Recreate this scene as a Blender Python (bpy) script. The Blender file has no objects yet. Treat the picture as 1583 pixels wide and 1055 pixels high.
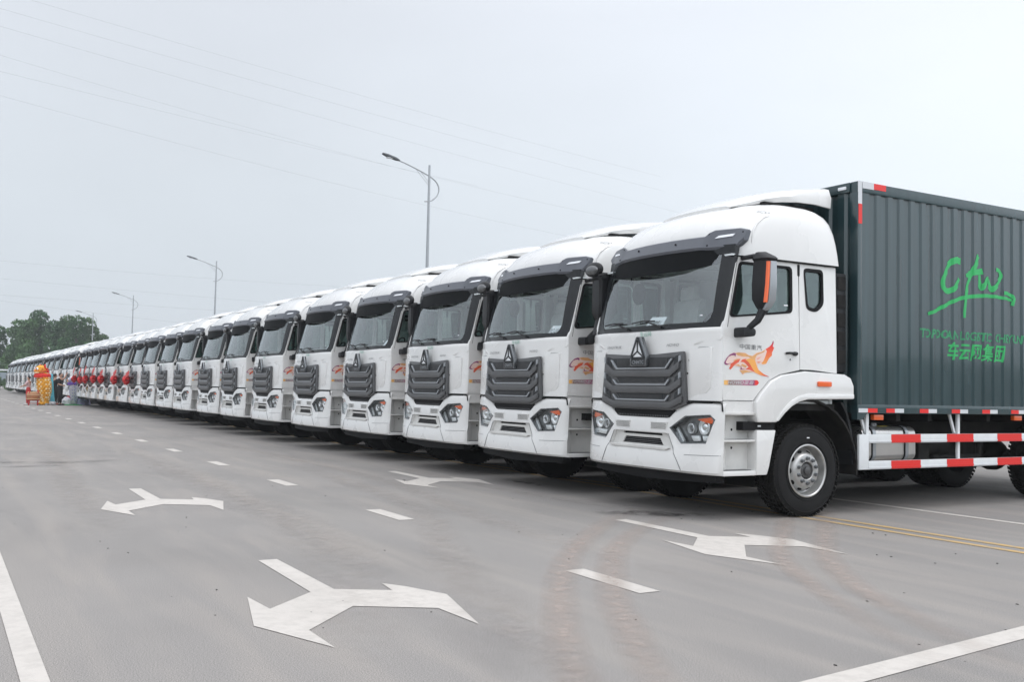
import bpy, bmesh, math, random
from mathutils import Vector, Matrix, noise
from mathutils.geometry import tessellate_polygon
random.seed(7)
C = bpy.context.scene.collection
SC = bpy.context.scene
PI = math.pi

# ------------------------------------------------------------------ camera, sky, sun
CAM_TH, CAM_PI, CAM_RO, CAM_H = math.radians(30.27), math.radians(2.851), math.radians(1.168), 1.3865
F_PX = 1529.34
cd = bpy.data.cameras.new('camera'); cam = bpy.data.objects.new('camera', cd); C.objects.link(cam)
Fv = Vector((-math.cos(CAM_TH)*math.cos(CAM_PI), math.sin(CAM_TH)*math.cos(CAM_PI), math.sin(CAM_PI)))
Rv = Vector((math.sin(CAM_TH), math.cos(CAM_TH), 0)); Uv = Rv.cross(Fv)
R2 = math.cos(CAM_RO)*Rv+math.sin(CAM_RO)*Uv; U2 = -math.sin(CAM_RO)*Rv+math.cos(CAM_RO)*Uv
m = Matrix((R2, U2, -Fv)).transposed().to_4x4(); m.translation = (0, 0, CAM_H); cam.matrix_world = m
cd.sensor_width = 36; cd.lens = F_PX/1583*36; cd.clip_end = 4000; cd.clip_start = .1
SC.camera = cam
def px(x, y, axis=None, v=None, depth=None):      # reference pixel -> world point on a plane (used for layout only)
    d = Fv+R2*(x-791.5)/F_PX-U2*(y-527.5)/F_PX; c = Vector((0, 0, CAM_H))
    t = depth if depth else (v-c[axis])/d[axis]
    return c+d*t

SUN_DIR = Vector((.48, .34, 1.0)).normalized()
w = bpy.data.worlds.new('World'); SC.world = w; w.use_nodes = True
nt = w.node_tree; N = nt.nodes; L = nt.links; N.clear()
out = N.new('ShaderNodeOutputWorld')
sky = N.new('ShaderNodeTexSky'); sky.sky_type = 'NISHITA'; sky.sun_disc = False
sky.sun_elevation = math.asin(SUN_DIR.z); sky.sun_rotation = math.atan2(SUN_DIR.x, SUN_DIR.y)
sky.dust_density = 3; sky.air_density = 1.5
b1 = N.new('ShaderNodeBackground'); b1.inputs[1].default_value = .05; L.new(sky.outputs[0], b1.inputs[0])
tc = N.new('ShaderNodeTexCoord'); sep = N.new('ShaderNodeSeparateXYZ'); L.new(tc.outputs['Generated'], sep.inputs[0])
ramp = N.new('ShaderNodeValToRGB'); L.new(sep.outputs[2], ramp.inputs[0])
e = ramp.color_ramp; e.elements[0].position = 0; e.elements[0].color = (.70, .755, .81, 1)
e.elements[1].position = 1; e.elements[1].color = (1.30, 1.33, 1.40, 1)
for p_, c_ in ((.08, (.72, .785, .85)), (.2, (.77, .83, .895)), (.36, (.78, .825, .895)), (.6, (1.08, 1.12, 1.20))):
    q = e.elements.new(p_); q.color = (*c_, 1)
dirn = N.new('ShaderNodeVectorMath'); dirn.operation = 'DOT_PRODUCT'; L.new(tc.outputs['Generated'], dirn.inputs[0]); dirn.inputs[1].default_value = (.90, .25, .1)
mr = N.new('ShaderNodeMapRange'); L.new(dirn.outputs['Value'], mr.inputs[0]); mr.inputs[1].default_value = -.75; mr.inputs[2].default_value = .6; mr.inputs[3].default_value = .97; mr.inputs[4].default_value = 1.72
no = N.new('ShaderNodeTexNoise'); no.inputs['Scale'].default_value = 1.6; no.inputs['Detail'].default_value = 4
mp = N.new('ShaderNodeMapping'); mp.inputs['Scale'].default_value = (1, 1, 2.6); L.new(tc.outputs['Generated'], mp.inputs[0]); L.new(mp.outputs[0], no.inputs[0])
mr2 = N.new('ShaderNodeMapRange'); L.new(no.outputs[0], mr2.inputs[0]); mr2.inputs[1].default_value = .3; mr2.inputs[2].default_value = .7; mr2.inputs[3].default_value = .95; mr2.inputs[4].default_value = 1.05
mu = N.new('ShaderNodeMath'); mu.operation = 'MULTIPLY'; L.new(mr.outputs[0], mu.inputs[0]); L.new(mr2.outputs[0], mu.inputs[1])
vm = N.new('ShaderNodeVectorMath'); vm.operation = 'SCALE'; L.new(ramp.outputs[0], vm.inputs[0]); L.new(mu.outputs[0], vm.inputs['Scale'])
b2 = N.new('ShaderNodeBackground'); L.new(vm.outputs[0], b2.inputs[0]); b2.inputs[1].default_value = 1.0
mx = N.new('ShaderNodeMixShader'); mx.inputs[0].default_value = .93; L.new(b1.outputs[0], mx.inputs[1]); L.new(b2.outputs[0], mx.inputs[2])
L.new(mx.outputs[0], out.inputs[0])
sl = bpy.data.lights.new('sun', 'SUN'); sl.energy = .5; sl.angle = math.radians(24); sl.color = (1, .97, .93)
so = bpy.data.objects.new('sun', sl); C.objects.link(so); so.rotation_euler = SUN_DIR.to_track_quat('Z', 'Y').to_euler()
vs = SC.view_settings; vs.view_transform = 'Standard'; vs.look = 'None'; vs.exposure = .06; vs.gamma = 1; vs.use_curve_mapping = False
SC.cycles.max_bounces = 8; SC.cycles.transparent_max_bounces = 24

# ------------------------------------------------------------------ materials
def mat(name, col, rough=.5, metal=0, noise_amt=0, nscale=8, coat=0, bump=0, bscale=60, spec=.5, col2=None, mapping=None, **kw):
    m = bpy.data.materials.new(name); m.use_nodes = True; t = m.node_tree; n = t.nodes; l = t.links
    b = n['Principled BSDF']; b.inputs['Base Color'].default_value = (*col, 1); b.inputs['Roughness'].default_value = rough
    b.inputs['Metallic'].default_value = metal; b.inputs['Coat Weight'].default_value = coat; b.inputs['Coat Roughness'].default_value = .06
    b.inputs['Specular IOR Level'].default_value = spec
    co = n.new('ShaderNodeTexCoord'); src = co.outputs['Object']
    if mapping:
        mpp = n.new('ShaderNodeMapping'); mpp.inputs['Scale'].default_value = mapping; l.new(src, mpp.inputs[0]); src = mpp.outputs[0]
    if noise_amt or col2:
        x = n.new('ShaderNodeTexNoise'); x.inputs['Scale'].default_value = nscale; x.inputs['Detail'].default_value = 6; l.new(src, x.inputs[0])
        r = n.new('ShaderNodeValToRGB'); l.new(x.outputs[0], r.inputs[0]); r.color_ramp.elements[0].position = .35; r.color_ramp.elements[1].position = .68
        c2 = col2 or tuple(c*(1-noise_amt) for c in col)
        r.color_ramp.elements[0].color = (*c2, 1); r.color_ramp.elements[1].color = (*col, 1); l.new(r.outputs[0], b.inputs['Base Color'])
        rr = n.new('ShaderNodeMapRange'); l.new(x.outputs[0], rr.inputs[0]); rr.inputs[3].default_value = max(0, rough-.06); rr.inputs[4].default_value = min(1, rough+.1); l.new(rr.outputs[0], b.inputs['Roughness'])
    if bump:
        x = n.new('ShaderNodeTexNoise'); x.inputs['Scale'].default_value = bscale; x.inputs['Detail'].default_value = 3; l.new(src, x.inputs[0])
        bb = n.new('ShaderNodeBump'); bb.inputs['Strength'].default_value = bump; bb.inputs['Distance'].default_value = .01; l.new(x.outputs[0], bb.inputs['Height']); l.new(bb.outputs[0], b.inputs['Normal'])
    return m
def glass(name, tint, refl=.12, rough=.02):
    m = bpy.data.materials.new(name); m.use_nodes = True; t = m.node_tree; n = t.nodes; l = t.links; n.clear()
    o = n.new('ShaderNodeOutputMaterial'); tr = n.new('ShaderNodeBsdfTransparent'); tr.inputs[0].default_value = (*tint, 1)
    g = n.new('ShaderNodeBsdfGlossy'); g.inputs['Roughness'].default_value = rough; g.inputs[0].default_value = (.9, .95, .97, 1)
    def mth(op, x0, x1=None, clamp=False):
        q = n.new('ShaderNodeMath'); q.operation = op; q.use_clamp = clamp
        for k, v in enumerate((x0, x1)):
            if v is None: continue
            if isinstance(v, (int, float)): q.inputs[k].default_value = v
            else: l.new(v, q.inputs[k])
        return q.outputs[0]
    ge = n.new('ShaderNodeNewGeometry'); dt = n.new('ShaderNodeVectorMath'); dt.operation = 'DOT_PRODUCT'; l.new(ge.outputs['Normal'], dt.inputs[0]); l.new(ge.outputs['Incoming'], dt.inputs[1])
    p5 = mth('POWER', mth('SUBTRACT', 1.0, mth('ABSOLUTE', dt.outputs['Value'])), 5.0)
    a = n.new('ShaderNodeMath'); a.operation = 'ADD'; a.use_clamp = True; l.new(mth('MULTIPLY', p5, .9), a.inputs[0]); a.inputs[1].default_value = refl
    x = n.new('ShaderNodeMixShader'); l.new(a.outputs[0], x.inputs[0]); l.new(tr.outputs[0], x.inputs[1]); l.new(g.outputs[0], x.inputs[2]); l.new(x.outputs[0], o.inputs[0])
    return m
M = dict(
    white=mat('white_paint', (.76, .757, .74), .26, noise_amt=.08, nscale=1.4, coat=1.0),
    white2=mat('white_panel_plastic', (.68, .675, .65), .45, noise_amt=.12, nscale=5, bump=.03),
    seam=mat('seam_black', (.010, .010, .011), .7, spec=.2),
    black=mat('black_plastic', (.013, .014, .016), .45, spec=.35, noise_amt=.25, nscale=9, bump=.05, bscale=200),
    blackg=mat('gloss_black', (.014, .016, .018), .22, spec=.35, noise_amt=.1),
    dark=mat('chassis_black', (.010, .010, .0105), .7, spec=.2, nscale=6, col2=(.020, .0185, .017)),
    grille=mat('grille_grey', (.125, .127, .130), .42, metal=.35, noise_amt=.15, nscale=6),
    grille_d=mat('grille_mesh_dark', (.03, .033, .036), .5, metal=.2),
    grille_l=mat('grille_light_trim', (.36, .38, .40), .3, metal=.5),
    visor=mat('visor_grey', (.115, .124, .143), .35, metal=.2, noise_amt=.12, nscale=4),
    smoke=mat('smoked_visor', (.008, .009, .010), .6, spec=.08, noise_amt=.05),
    chrome=mat('chrome', (.75, .77, .78), .12, metal=1, noise_amt=.05),
    chromed=mat('dark_chrome', (.20, .21, .22), .25, metal=.8),
    lampd=mat('lamp_housing', (.20, .205, .21), .30, metal=.6, noise_amt=.3, nscale=20),
    lampr=mat('lamp_reflector', (.90, .91, .92), .28, metal=.75),
    orange=mat('orange_lens', (.82, .13, .025), .15, coat=.5),
    silver=mat('steel_rim', (.50, .50, .49), .34, metal=.6, noise_amt=.15, nscale=14),
    tyre=mat('tyre_rubber', (.013, .013, .0135), .75, spec=.25, noise_amt=.3, nscale=7, bump=.15, bscale=80),
    tread=mat('tyre_tread', (.018, .0175, .016), .85, spec=.2, noise_amt=.4, nscale=20),
    hub=mat('hub_grey', (.10, .10, .10), .45, metal=.5),
    green=mat('box_green', (.024, .053, .060), .20, noise_amt=.22, nscale=1.4, coat=.6, mapping=(1, 6, .5)),
    red=mat('red_reflector', (.75, .022, .018), .3), wref=mat('white_reflector', (.62, .64, .66), .3),
    redp=mat('red_paint', (.70, .02, .015), .35), whp=mat('guard_white', (.72, .74, .75), .35, noise_amt=.06),
    tank=mat('tank_aluminium', (.62, .61, .59), .27, metal=.85, noise_amt=.1, nscale=4),
    logo=mat('logo_green', (.020, .42, .11), .4), logo2=mat('logo_green_dim', (.03, .29, .12), .4),
    cream=mat('seat_cover', (.80, .82, .80), .45, noise_amt=.15), lining=mat('cab_lining', (.72, .77, .78), .8, noise_amt=.1),
    dash=mat('dashboard', (.10, .11, .11), .6), paper=mat('paper', (.85, .87, .9), .7), ink=mat('ink', (.03, .03, .035), .6),
    textg=mat('small_print_grey', (.13, .135, .14), .5), textgr=mat('small_print_green', (.18, .42, .32), .5),
    glass_w=glass('windscreen_glass', (.90, .96, .96), .20), glass_s=glass('side_window_glass', (.62, .72, .70), .10),
    lens=glass('lamp_lens', (.97, .98, .98), .015),
    steel=mat('galvanised_steel', (.40, .42, .44), .45, metal=.5, noise_amt=.1), lamp_h=mat('lamp_head', (.07, .08, .09), .5),
    wire=mat('wire', (.45, .47, .49), .6),
    silk=mat('red_silk', (.72, .015, .02), .38, noise_amt=.5, nscale=9), ribbon=mat('red_ribbon', (.62, .02, .02), .5),
)
def gradient_mat(name, stops, axis, lo, hi, rough=.4):
    m = bpy.data.materials.new(name); m.use_nodes = True; t = m.node_tree; n = t.nodes; l = t.links; b = n['Principled BSDF']; b.inputs['Roughness'].default_value = rough
    co = n.new('ShaderNodeTexCoord'); s = n.new('ShaderNodeSeparateXYZ'); l.new(co.outputs['Object'], s.inputs[0])
    r = n.new('ShaderNodeMapRange'); l.new(s.outputs[axis], r.inputs[0]); r.inputs[1].default_value = lo; r.inputs[2].default_value = hi
    c = n.new('ShaderNodeValToRGB'); l.new(r.outputs[0], c.inputs[0])
    els = c.color_ramp.elements
    while len(els) < len(stops): els.new(.5)
    for e_, (p_, c_) in zip(els, stops): e_.position = p_; e_.color = (*c_, 1)
    l.new(c.outputs[0], b.inputs['Base Color']); return m

# ------------------------------------------------------------------ mesh helpers
class MB:
    def __init__(s): s.v = []; s.f = []
    def add(s, v, f):
        o = len(s.v); s.v += [tuple(a) for a in v]; s.f += [tuple(i+o for i in a) for a in f]; return s
    def box(s, x0, x1, y0, y1, z0, z1):
        return s.add([(x0,y0,z0),(x1,y0,z0),(x1,y1,z0),(x0,y1,z0),(x0,y0,z1),(x1,y0,z1),(x1,y1,z1),(x0,y1,z1)],
                     [(0,3,2,1),(4,5,6,7),(0,1,5,4),(1,2,6,5),(2,3,7,6),(3,0,4,7)])
    def prism(s, poly, axis, a, b):
        def P(u, v, t): return {'x': (t,u,v), 'y': (u,t,v), 'z': (u,v,t)}[axis]
        n = len(poly); return s.add([P(u,v,a) for u,v in poly]+[P(u,v,b) for u,v in poly],
            [tuple(range(n)), tuple(range(2*n-1, n-1, -1))]+[(i, i+n, (i+1)%n+n, (i+1)%n) for i in range(n)])
    def loft(s, rings, closed=True, cap=True):
        n = len(rings[0]); vs_ = [p for r in rings for p in r]; fs = []
        for k in range(len(rings)-1):
            for i in range(n if closed else n-1):
                j = (i+1)%n; fs.append((k*n+i, k*n+j, (k+1)*n+j, (k+1)*n+i))
        if cap and closed: fs.append(tuple(range(n-1, -1, -1))); fs.append(tuple((len(rings)-1)*n+i for i in range(n)))
        return s.add(vs_, fs)
    def tube(s, pts, r, n=8):
        pts = [Vector(p) for p in pts]; rings = []; up = None
        for i, p in enumerate(pts):
            d = (pts[min(i+1, len(pts)-1)]-pts[max(i-1, 0)]).normalized()
            if up is None: up = Vector((0,0,1)) if abs(d.z) < .9 else Vector((1,0,0))
            a = d.cross(up)
            if a.length < 1e-4: a = d.cross(Vector((1,0,0)))
            a.normalize(); b = a.cross(d).normalized(); up = b
            rr = r[i] if isinstance(r, (list, tuple)) else r
            rings.append([p+a*math.cos(t)*rr+b*math.sin(t)*rr for t in [2*PI*k/n for k in range(n)]])
        return s.loft(rings)
    def lathe(s, prof, c, axis='x', n=40, caps=True):      # prof: (radius, offset along axis)
        rings = []
        for r, a in prof:
            rg = []
            for k in range(n):
                t = 2*PI*k/n; u, v = r*math.cos(t), r*math.sin(t)
                rg.append({'x': (c[0]+a, c[1]+u, c[2]+v), 'y': (c[0]+u, c[1]+a, c[2]+v), 'z': (c[0]+u, c[1]+v, c[2]+a)}[axis])
            rings.append(rg)
        return s.loft(rings, cap=caps)
    def ball(s, c, r, n=16, m_=10, f=None):
        rx, ry, rz = r if isinstance(r, (tuple, list)) else (r, r, r); rings = []
        for i in range(1, m_):
            th = PI*i/m_; ring = []
            for k in range(n):
                t = 2*PI*k/n; d = Vector((math.sin(th)*math.cos(t), math.sin(th)*math.sin(t), math.cos(th)))
                q = f(d) if f else 1; ring.append((c[0]+d.x*rx*q, c[1]+d.y*ry*q, c[2]+d.z*rz*q))
            rings.append(ring)
        return s.loft(rings)
    def tess(s, outer, holes, fn, thick):     # flat panel with holes, fn(u,v,t)->xyz
        loops = [outer]+list(holes); polys = [[Vector((u, v, 0)) for u, v in lp] for lp in loops]
        tris = tessellate_polygon(polys); flat = [p for lp in loops for p in lp]; n = len(flat)
        vs_ = [fn(u, v, 0) for u, v in flat]+[fn(u, v, thick) for u, v in flat]
        fs = [tuple(t) for t in tris]+[tuple(i+n for i in reversed(t)) for t in tris]; o = 0
        for lp in loops:
            k = len(lp)
            for i in range(k): a, b = o+i, o+(i+1)%k; fs.append((a, b, b+n, a+n))
            o += k
        return s.add(vs_, fs)
    def mesh(s, name, mt, bevel=0, ang=32, seg=2, smooth=True):
        me = bpy.data.meshes.new(name); me.from_pydata([tuple(v) for v in s.v], [], s.f); me.validate()
        bm = bmesh.new(); bm.from_mesh(me); bmesh.ops.recalc_face_normals(bm, faces=bm.faces)
        if bevel:
            ed = [e_ for e_ in bm.edges if len(e_.link_faces) == 2 and e_.calc_face_angle(0) > math.radians(35)]
            bmesh.ops.bevel(bm, geom=ed, offset=bevel, segments=seg, affect='EDGES', profile=.6, clamp_overlap=True)
        bm.to_mesh(me); bm.free()
        if smooth:
            me.polygons.foreach_set('use_smooth', [True]*len(me.polygons)); me.set_sharp_from_angle(angle=math.radians(ang))
        me.materials.append(mt if not isinstance(mt, str) else M[mt]); return me
    def obj(s, name, mt, parent=None, bevel=0, **kw):
        return link(name, s.mesh(name, mt, bevel, **kw), parent)
def link(name, me, parent=None):
    o = bpy.data.objects.new(name, me); C.objects.link(o)
    if parent: o.parent = parent
    return o
def empty(name, loc=(0,0,0), parent=None):
    o = bpy.data.objects.new(name, None); o.empty_display_size = .3; o.location = loc; C.objects.link(o)
    if parent: o.parent = parent
    return o
def tag(o, label=None, cat=None, group=None, kind=None):
    for k, v in (('label', label), ('category', cat), ('group', group), ('kind', kind)):
        if v: o[k] = v
    return o
def boolean(me, cutters, mt):
    a = bpy.data.objects.new('tmp', me); C.objects.link(a); tmp = [a]
    for cm in cutters:
        c = bpy.data.objects.new('tmpc', cm); C.objects.link(c); tmp.append(c)
        md = a.modifiers.new('b', 'BOOLEAN'); md.object = c; md.operation = 'DIFFERENCE'; md.solver = 'EXACT'
    bpy.context.view_layer.update()
    ev = a.evaluated_get(bpy.context.evaluated_depsgraph_get()); r = bpy.data.meshes.new_from_object(ev)
    for o in tmp: bpy.data.objects.remove(o)
    r.materials.clear(); r.materials.append(M[mt])
    r.polygons.foreach_set('use_smooth', [True]*len(r.polygons)); r.set_sharp_from_angle(angle=math.radians(30)); return r
def mirror(poly): return [(-u, v) for u, v in reversed(poly)]
def text_mb(txt, size, fn, extrude=.002, align='LEFT', shear=0, width=None, offset=0):
    cu = bpy.data.curves.new('t', 'FONT'); cu.body = txt; cu.size = size; cu.resolution_u = 2; cu.align_x = align; cu.shear = shear; cu.offset = offset
    o = bpy.data.objects.new('t', cu); C.objects.link(o); bpy.context.view_layer.update()
    me = bpy.data.meshes.new_from_object(o.evaluated_get(bpy.context.evaluated_depsgraph_get()))
    xs = [v.co.x for v in me.vertices]; k = 1
    if width and xs: k = width/(max(xs)-min(xs))
    vs_ = [(v.co.x*k, v.co.y) for v in me.vertices]; fs = [tuple(p.vertices) for p in me.polygons]
    bpy.data.objects.remove(o)
    mb = MB(); mb.add([fn(u, v) for u, v in vs_], fs); return mb
def copy_tree(o, parent=None):
    c = o.copy(); C.objects.link(c); c.parent = parent
    for ch in o.children: copy_tree(ch, c)
    return c

# ------------------------------------------------------------------ ground
def ground_mat():
    m = bpy.data.materials.new('worn_asphalt'); m.use_nodes = True; t = m.node_tree; n = t.nodes; l = t.links; b = n['Principled BSDF']
    co = n.new('ShaderNodeTexCoord')
    def nz(scale, det=5, sc=(1,1,1), rot=0, dist=0):
        mp_ = n.new('ShaderNodeMapping'); mp_.inputs['Scale'].default_value = sc; mp_.inputs['Rotation'].default_value = (0,0,rot); l.new(co.outputs['Object'], mp_.inputs[0])
        x = n.new('ShaderNodeTexNoise'); x.inputs['Scale'].default_value = scale; x.inputs['Detail'].default_value = det; x.inputs['Distortion'].default_value = dist; l.new(mp_.outputs[0], x.inputs[0]); return x.outputs[0]
    def ramp_(src, p0, p1, c0, c1):
        r = n.new('ShaderNodeValToRGB'); l.new(src, r.inputs[0]); r.color_ramp.elements[0].position = p0; r.color_ramp.elements[1].position = p1
        r.color_ramp.elements[0].color = (*c0, 1); r.color_ramp.elements[1].color = (*c1, 1); return r.outputs[0]
    def mix(kind, f, a, b_):
        x = n.new('ShaderNodeMix'); x.data_type = 'RGBA'; x.blend_type = kind
        if isinstance(f, float): x.inputs[0].default_value = f
        else: l.new(f, x.inputs[0])
        for s_, v_ in ((x.inputs[6], a), (x.inputs[7], b_)):
            if isinstance(v_, tuple): s_.default_value = (*v_, 1)
            else: l.new(v_, s_)
        return x.outputs[2]
    base = ramp_(nz(.35, 6, dist=.4), .3, .7, (.222, .212, .203), (.272, .258, .246))
    dust = ramp_(nz(.9, 9, (.22, 2.2, 1), .16, .5), .47, .70, (0,0,0), (1,1,1))
    base = mix('MIX', mix('MULTIPLY', 1.0, dust, (.6, .6, .6)), base, (.315, .290, .266))
    dust2 = ramp_(nz(1.3, 9, (.3, 1.8, 1), -.45, .4), .52, .72, (0,0,0), (.45,.45,.45)); base = mix('MIX', dust2, base, (.335, .305, .278))
    dk = ramp_(nz(.9, 6, (.3, 1.2, 1), -.2, 1.2), .60, .75, (1,1,1), (.90, .90, .905))
    base = mix('MULTIPLY', 1.0, base, dk)
    grain = ramp_(nz(150, 3), .34, .64, (.64, .64, .64), (1.32, 1.31, 1.30)); base = mix('MULTIPLY', 1.0, base, grain)
    vo = n.new('ShaderNodeTexVoronoi'); vo.inputs['Scale'].default_value = 130; l.new(co.outputs['Object'], vo.inputs[0])
    sp = ramp_(vo.outputs['Distance'], .05, .25, (.74, .74, .74), (1, 1, 1)); base = mix('MULTIPLY', 1.0, base, sp)
    '''wv = n.new('ShaderNodeTexWave'); wv.wave_type = 'BANDS'; wv.bands_direction = 'Y'; wv.inputs['Scale'].default_value = .35; wv.inputs['Distortion'].default_value = 4; wv.inputs['Detail'].default_value = 4
    mw = n.new('ShaderNodeMapping'); mw.inputs['Rotation'].default_value = (0, 0, .1); mw.inputs['Scale'].default_value = (.35, 1, 1); l.new(co.outputs['Object'], mw.inputs[0]); l.new(mw.outputs[0], wv.inputs[0])
    base = mix('MULTIPLY', 1.0, base, ramp_(wv.outputs[0], .0, 1.0, (.96, .96, .965), (1.04, 1.03, 1.02)))'''
    l.new(base, b.inputs['Base Color'])
    rr = n.new('ShaderNodeMapRange'); l.new(nz(1.2, 4), rr.inputs[0]); rr.inputs[3].default_value = .72; rr.inputs[4].default_value = .95; l.new(rr.outputs[0], b.inputs['Roughness'])
    b.inputs['Specular IOR Level'].default_value = .3
    bp = n.new('ShaderNodeBump'); bp.inputs['Strength'].default_value = .22; bp.inputs['Distance'].default_value = .003; l.new(nz(260, 3), bp.inputs['Height']); l.new(bp.outputs[0], b.inputs['Normal'])
    return m
g = MB().add([(-1500,-900,0),(500,-900,0),(500,900,0),(-1500,900,0)], [(0,1,2,3)]).obj('ground', ground_mat(), smooth=False); tag(g, kind='structure')
def paint_mat(name, col, worn, amt):
    m = bpy.data.materials.new(name); m.use_nodes = True; t = m.node_tree; n = t.nodes; l = t.links; b = n['Principled BSDF']; b.inputs['Roughness'].default_value = .7
    co = n.new('ShaderNodeTexCoord'); x = n.new('ShaderNodeTexNoise'); x.inputs['Scale'].default_value = 9; x.inputs['Detail'].default_value = 10; x.inputs['Roughness'].default_value = .7; l.new(co.outputs['Object'], x.inputs[0])
    x2 = n.new('ShaderNodeTexNoise'); x2.inputs['Scale'].default_value = .8; x2.inputs['Detail'].default_value = 5; l.new(co.outputs['Object'], x2.inputs[0])
    r = n.new('ShaderNodeValToRGB'); l.new(x.outputs[0], r.inputs[0]); r.color_ramp.elements[0].position = .36; r.color_ramp.elements[1].position = .56; r.color_ramp.elements[0].color = (*worn, 1); r.color_ramp.elements[1].color = (*col, 1)
    mm = n.new('ShaderNodeMix'); mm.data_type = 'RGBA'; mr_ = n.new('ShaderNodeMapRange'); l.new(x2.outputs[0], mr_.inputs[0]); mr_.inputs[1].default_value = .45; mr_.inputs[2].default_value = .7; mr_.inputs[3].default_value = 0; mr_.inputs[4].default_value = amt
    l.new(mr_.outputs[0], mm.inputs[0]); l.new(r.outputs[0], mm.inputs[6]); mm.inputs[7].default_value = (*worn, 1); l.new(mm.outputs[2], b.inputs['Base Color']); 
    return m
PW = paint_mat('road_paint_white', (.55, .515, .475), (.47, .44, .405), .45)
PY = paint_mat('road_paint_yellow', (.52, .34, .13), (.36, .29, .20), .7)
def flat(name, polys, z, mt, label=None):
    mb = MB()
    for p in polys: mb.add([(x, y, z) for x, y in p], [tuple(range(len(p)))])
    o = mb.obj(name, mt, smooth=False); tag(o, kind='structure')
    if label: o['label'] = label
    return o
A = [(0,-.075),(0,.075),(1.30,.075),(1.50,.42),(1.24,.45),(1.42,.56),(1.77,.70),(2.62,.49),(2.13,.46),(1.85,0),(2.33,-.45),(2.75,-.45),(2.10,-.70),(1.31,-.52),(1.71,-.49),(1.33,-.10)]
for ox, oy, s, lb in ((-7.8, 2.35, 1, 'large double headed turn arrow painted white in the foreground'), (-13.67, 2.33, 1, 'double headed white turn arrow left of the dashed line, farther back'),
                  (-15.22, 6.62, 1, 'double headed white turn arrow in front of the fourth truck'), (-8.75, 6.52, 1.03, 'double headed white turn arrow before the nearest truck')):
    flat('painted_arrow', [[(ox+u*s, oy+v) for u, v in A]], .004, PW, lb)
for x in [-5.97, -10.05]+[-13.88-3.68*k for k in range(22)]:
    flat('lane_dash', [[(x-.47, 4.27), (x+.47, 4.27), (x+.47, 4.45), (x-.47, 4.45)]], .004, PW)
flat('edge_line', [[(-60, .405), (30, .405), (30, .525), (-60, .525)]], .004, PW)
flat('stop_line', [[(-3.72+.006, 5.87), (-3.30, 2.0), (-3.12, 2.0), (-3.55, 5.87), (-4.10, 10.9), (-4.28, 10.9)]], .004, PW)
for y0, y1 in ((8.84, 8.94), (8.58, 8.68)):
    flat('yellow_line', [[(-60, y0), (20, y0), (20, y1), (-60, y1)]], .004, PY)
flat('parking_line', [[(-60, 10.52), (20, 10.58), (20, 10.70), (-60, 10.64)]], .004, PW)
# dusty tyre tracks and stains: thin films of dirt, see-through where the dirt is thin
def film(name, col, lo, hi, scale, opac, stretch=(1,1,1)):
    m = bpy.data.materials.new(name); m.use_nodes = True; t = m.node_tree; n = t.nodes; l = t.links; b = n['Principled BSDF']; b.inputs['Base Color'].default_value = (*col, 1); b.inputs['Roughness'].default_value = .9; b.inputs['Specular IOR Level'].default_value = .15
    at = n.new('ShaderNodeUVMap'); s_ = n.new('ShaderNodeSeparateXYZ'); l.new(at.outputs[0], s_.inputs[0])
    co = n.new('ShaderNodeTexCoord'); mp_ = n.new('ShaderNodeMapping'); mp_.inputs['Scale'].default_value = stretch; l.new(co.outputs['Object'], mp_.inputs[0])
    x = n.new('ShaderNodeTexNoise'); x.inputs['Scale'].default_value = scale; x.inputs['Detail'].default_value = 8; x.inputs['Roughness'].default_value = .65; l.new(mp_.outputs[0], x.inputs[0])
    # edge falloff: 1-|2u-1|
    a = n.new('ShaderNodeMath'); a.operation = 'PINGPONG'; l.new(s_.outputs[0], a.inputs[0]); a.inputs[1].default_value = .5
    a2 = n.new('ShaderNodeMapRange'); l.new(a.outputs[0], a2.inputs[0]); a2.inputs[1].default_value = 0; a2.inputs[2].default_value = .42
    c = n.new('ShaderNodeMath'); c.operation = 'PINGPONG'; l.new(s_.outputs[1], c.inputs[0]); c.inputs[1].default_value = .5
    c2 = n.new('ShaderNodeMapRange'); l.new(c.outputs[0], c2.inputs[0]); c2.inputs[1].default_value = 0; c2.inputs[2].default_value = .30
    nr = n.new('ShaderNodeMapRange'); l.new(x.outputs[0], nr.inputs[0]); nr.inputs[1].default_value = lo; nr.inputs[2].default_value = hi
    p = None
    for s2 in (a2.outputs[0], c2.outputs[0], nr.outputs[0]):
        if p is None: p = s2; continue
        q_ = n.new('ShaderNodeMath'); q_.operation = 'MULTIPLY'; l.new(p, q_.inputs[0]); l.new(s2, q_.inputs[1]); p = q_.outputs[0]
    q_ = n.new('ShaderNodeMath'); q_.operation = 'MULTIPLY'; l.new(p, q_.inputs[0]); q_.inputs[1].default_value = opac; l.new(q_.outputs[0], b.inputs['Alpha'])
    return m
def bez(pts, n=24):
    out_ = []; P = [Vector((*p, 0)) for p in pts]; P = [2*P[0]-P[1]]+P+[2*P[-1]-P[-2]]
    for i in range(1, len(P)-2):
        for k in range(n):
            t = k/n; a, b, c, d = P[i-1:i+3]
            out_.append(.5*((2*b)+(c-a)*t+(2*a-5*b+4*c-d)*t*t+(3*b-a-3*c+d)*t**3))
    out_.append(P[-2]); return out_
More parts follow.
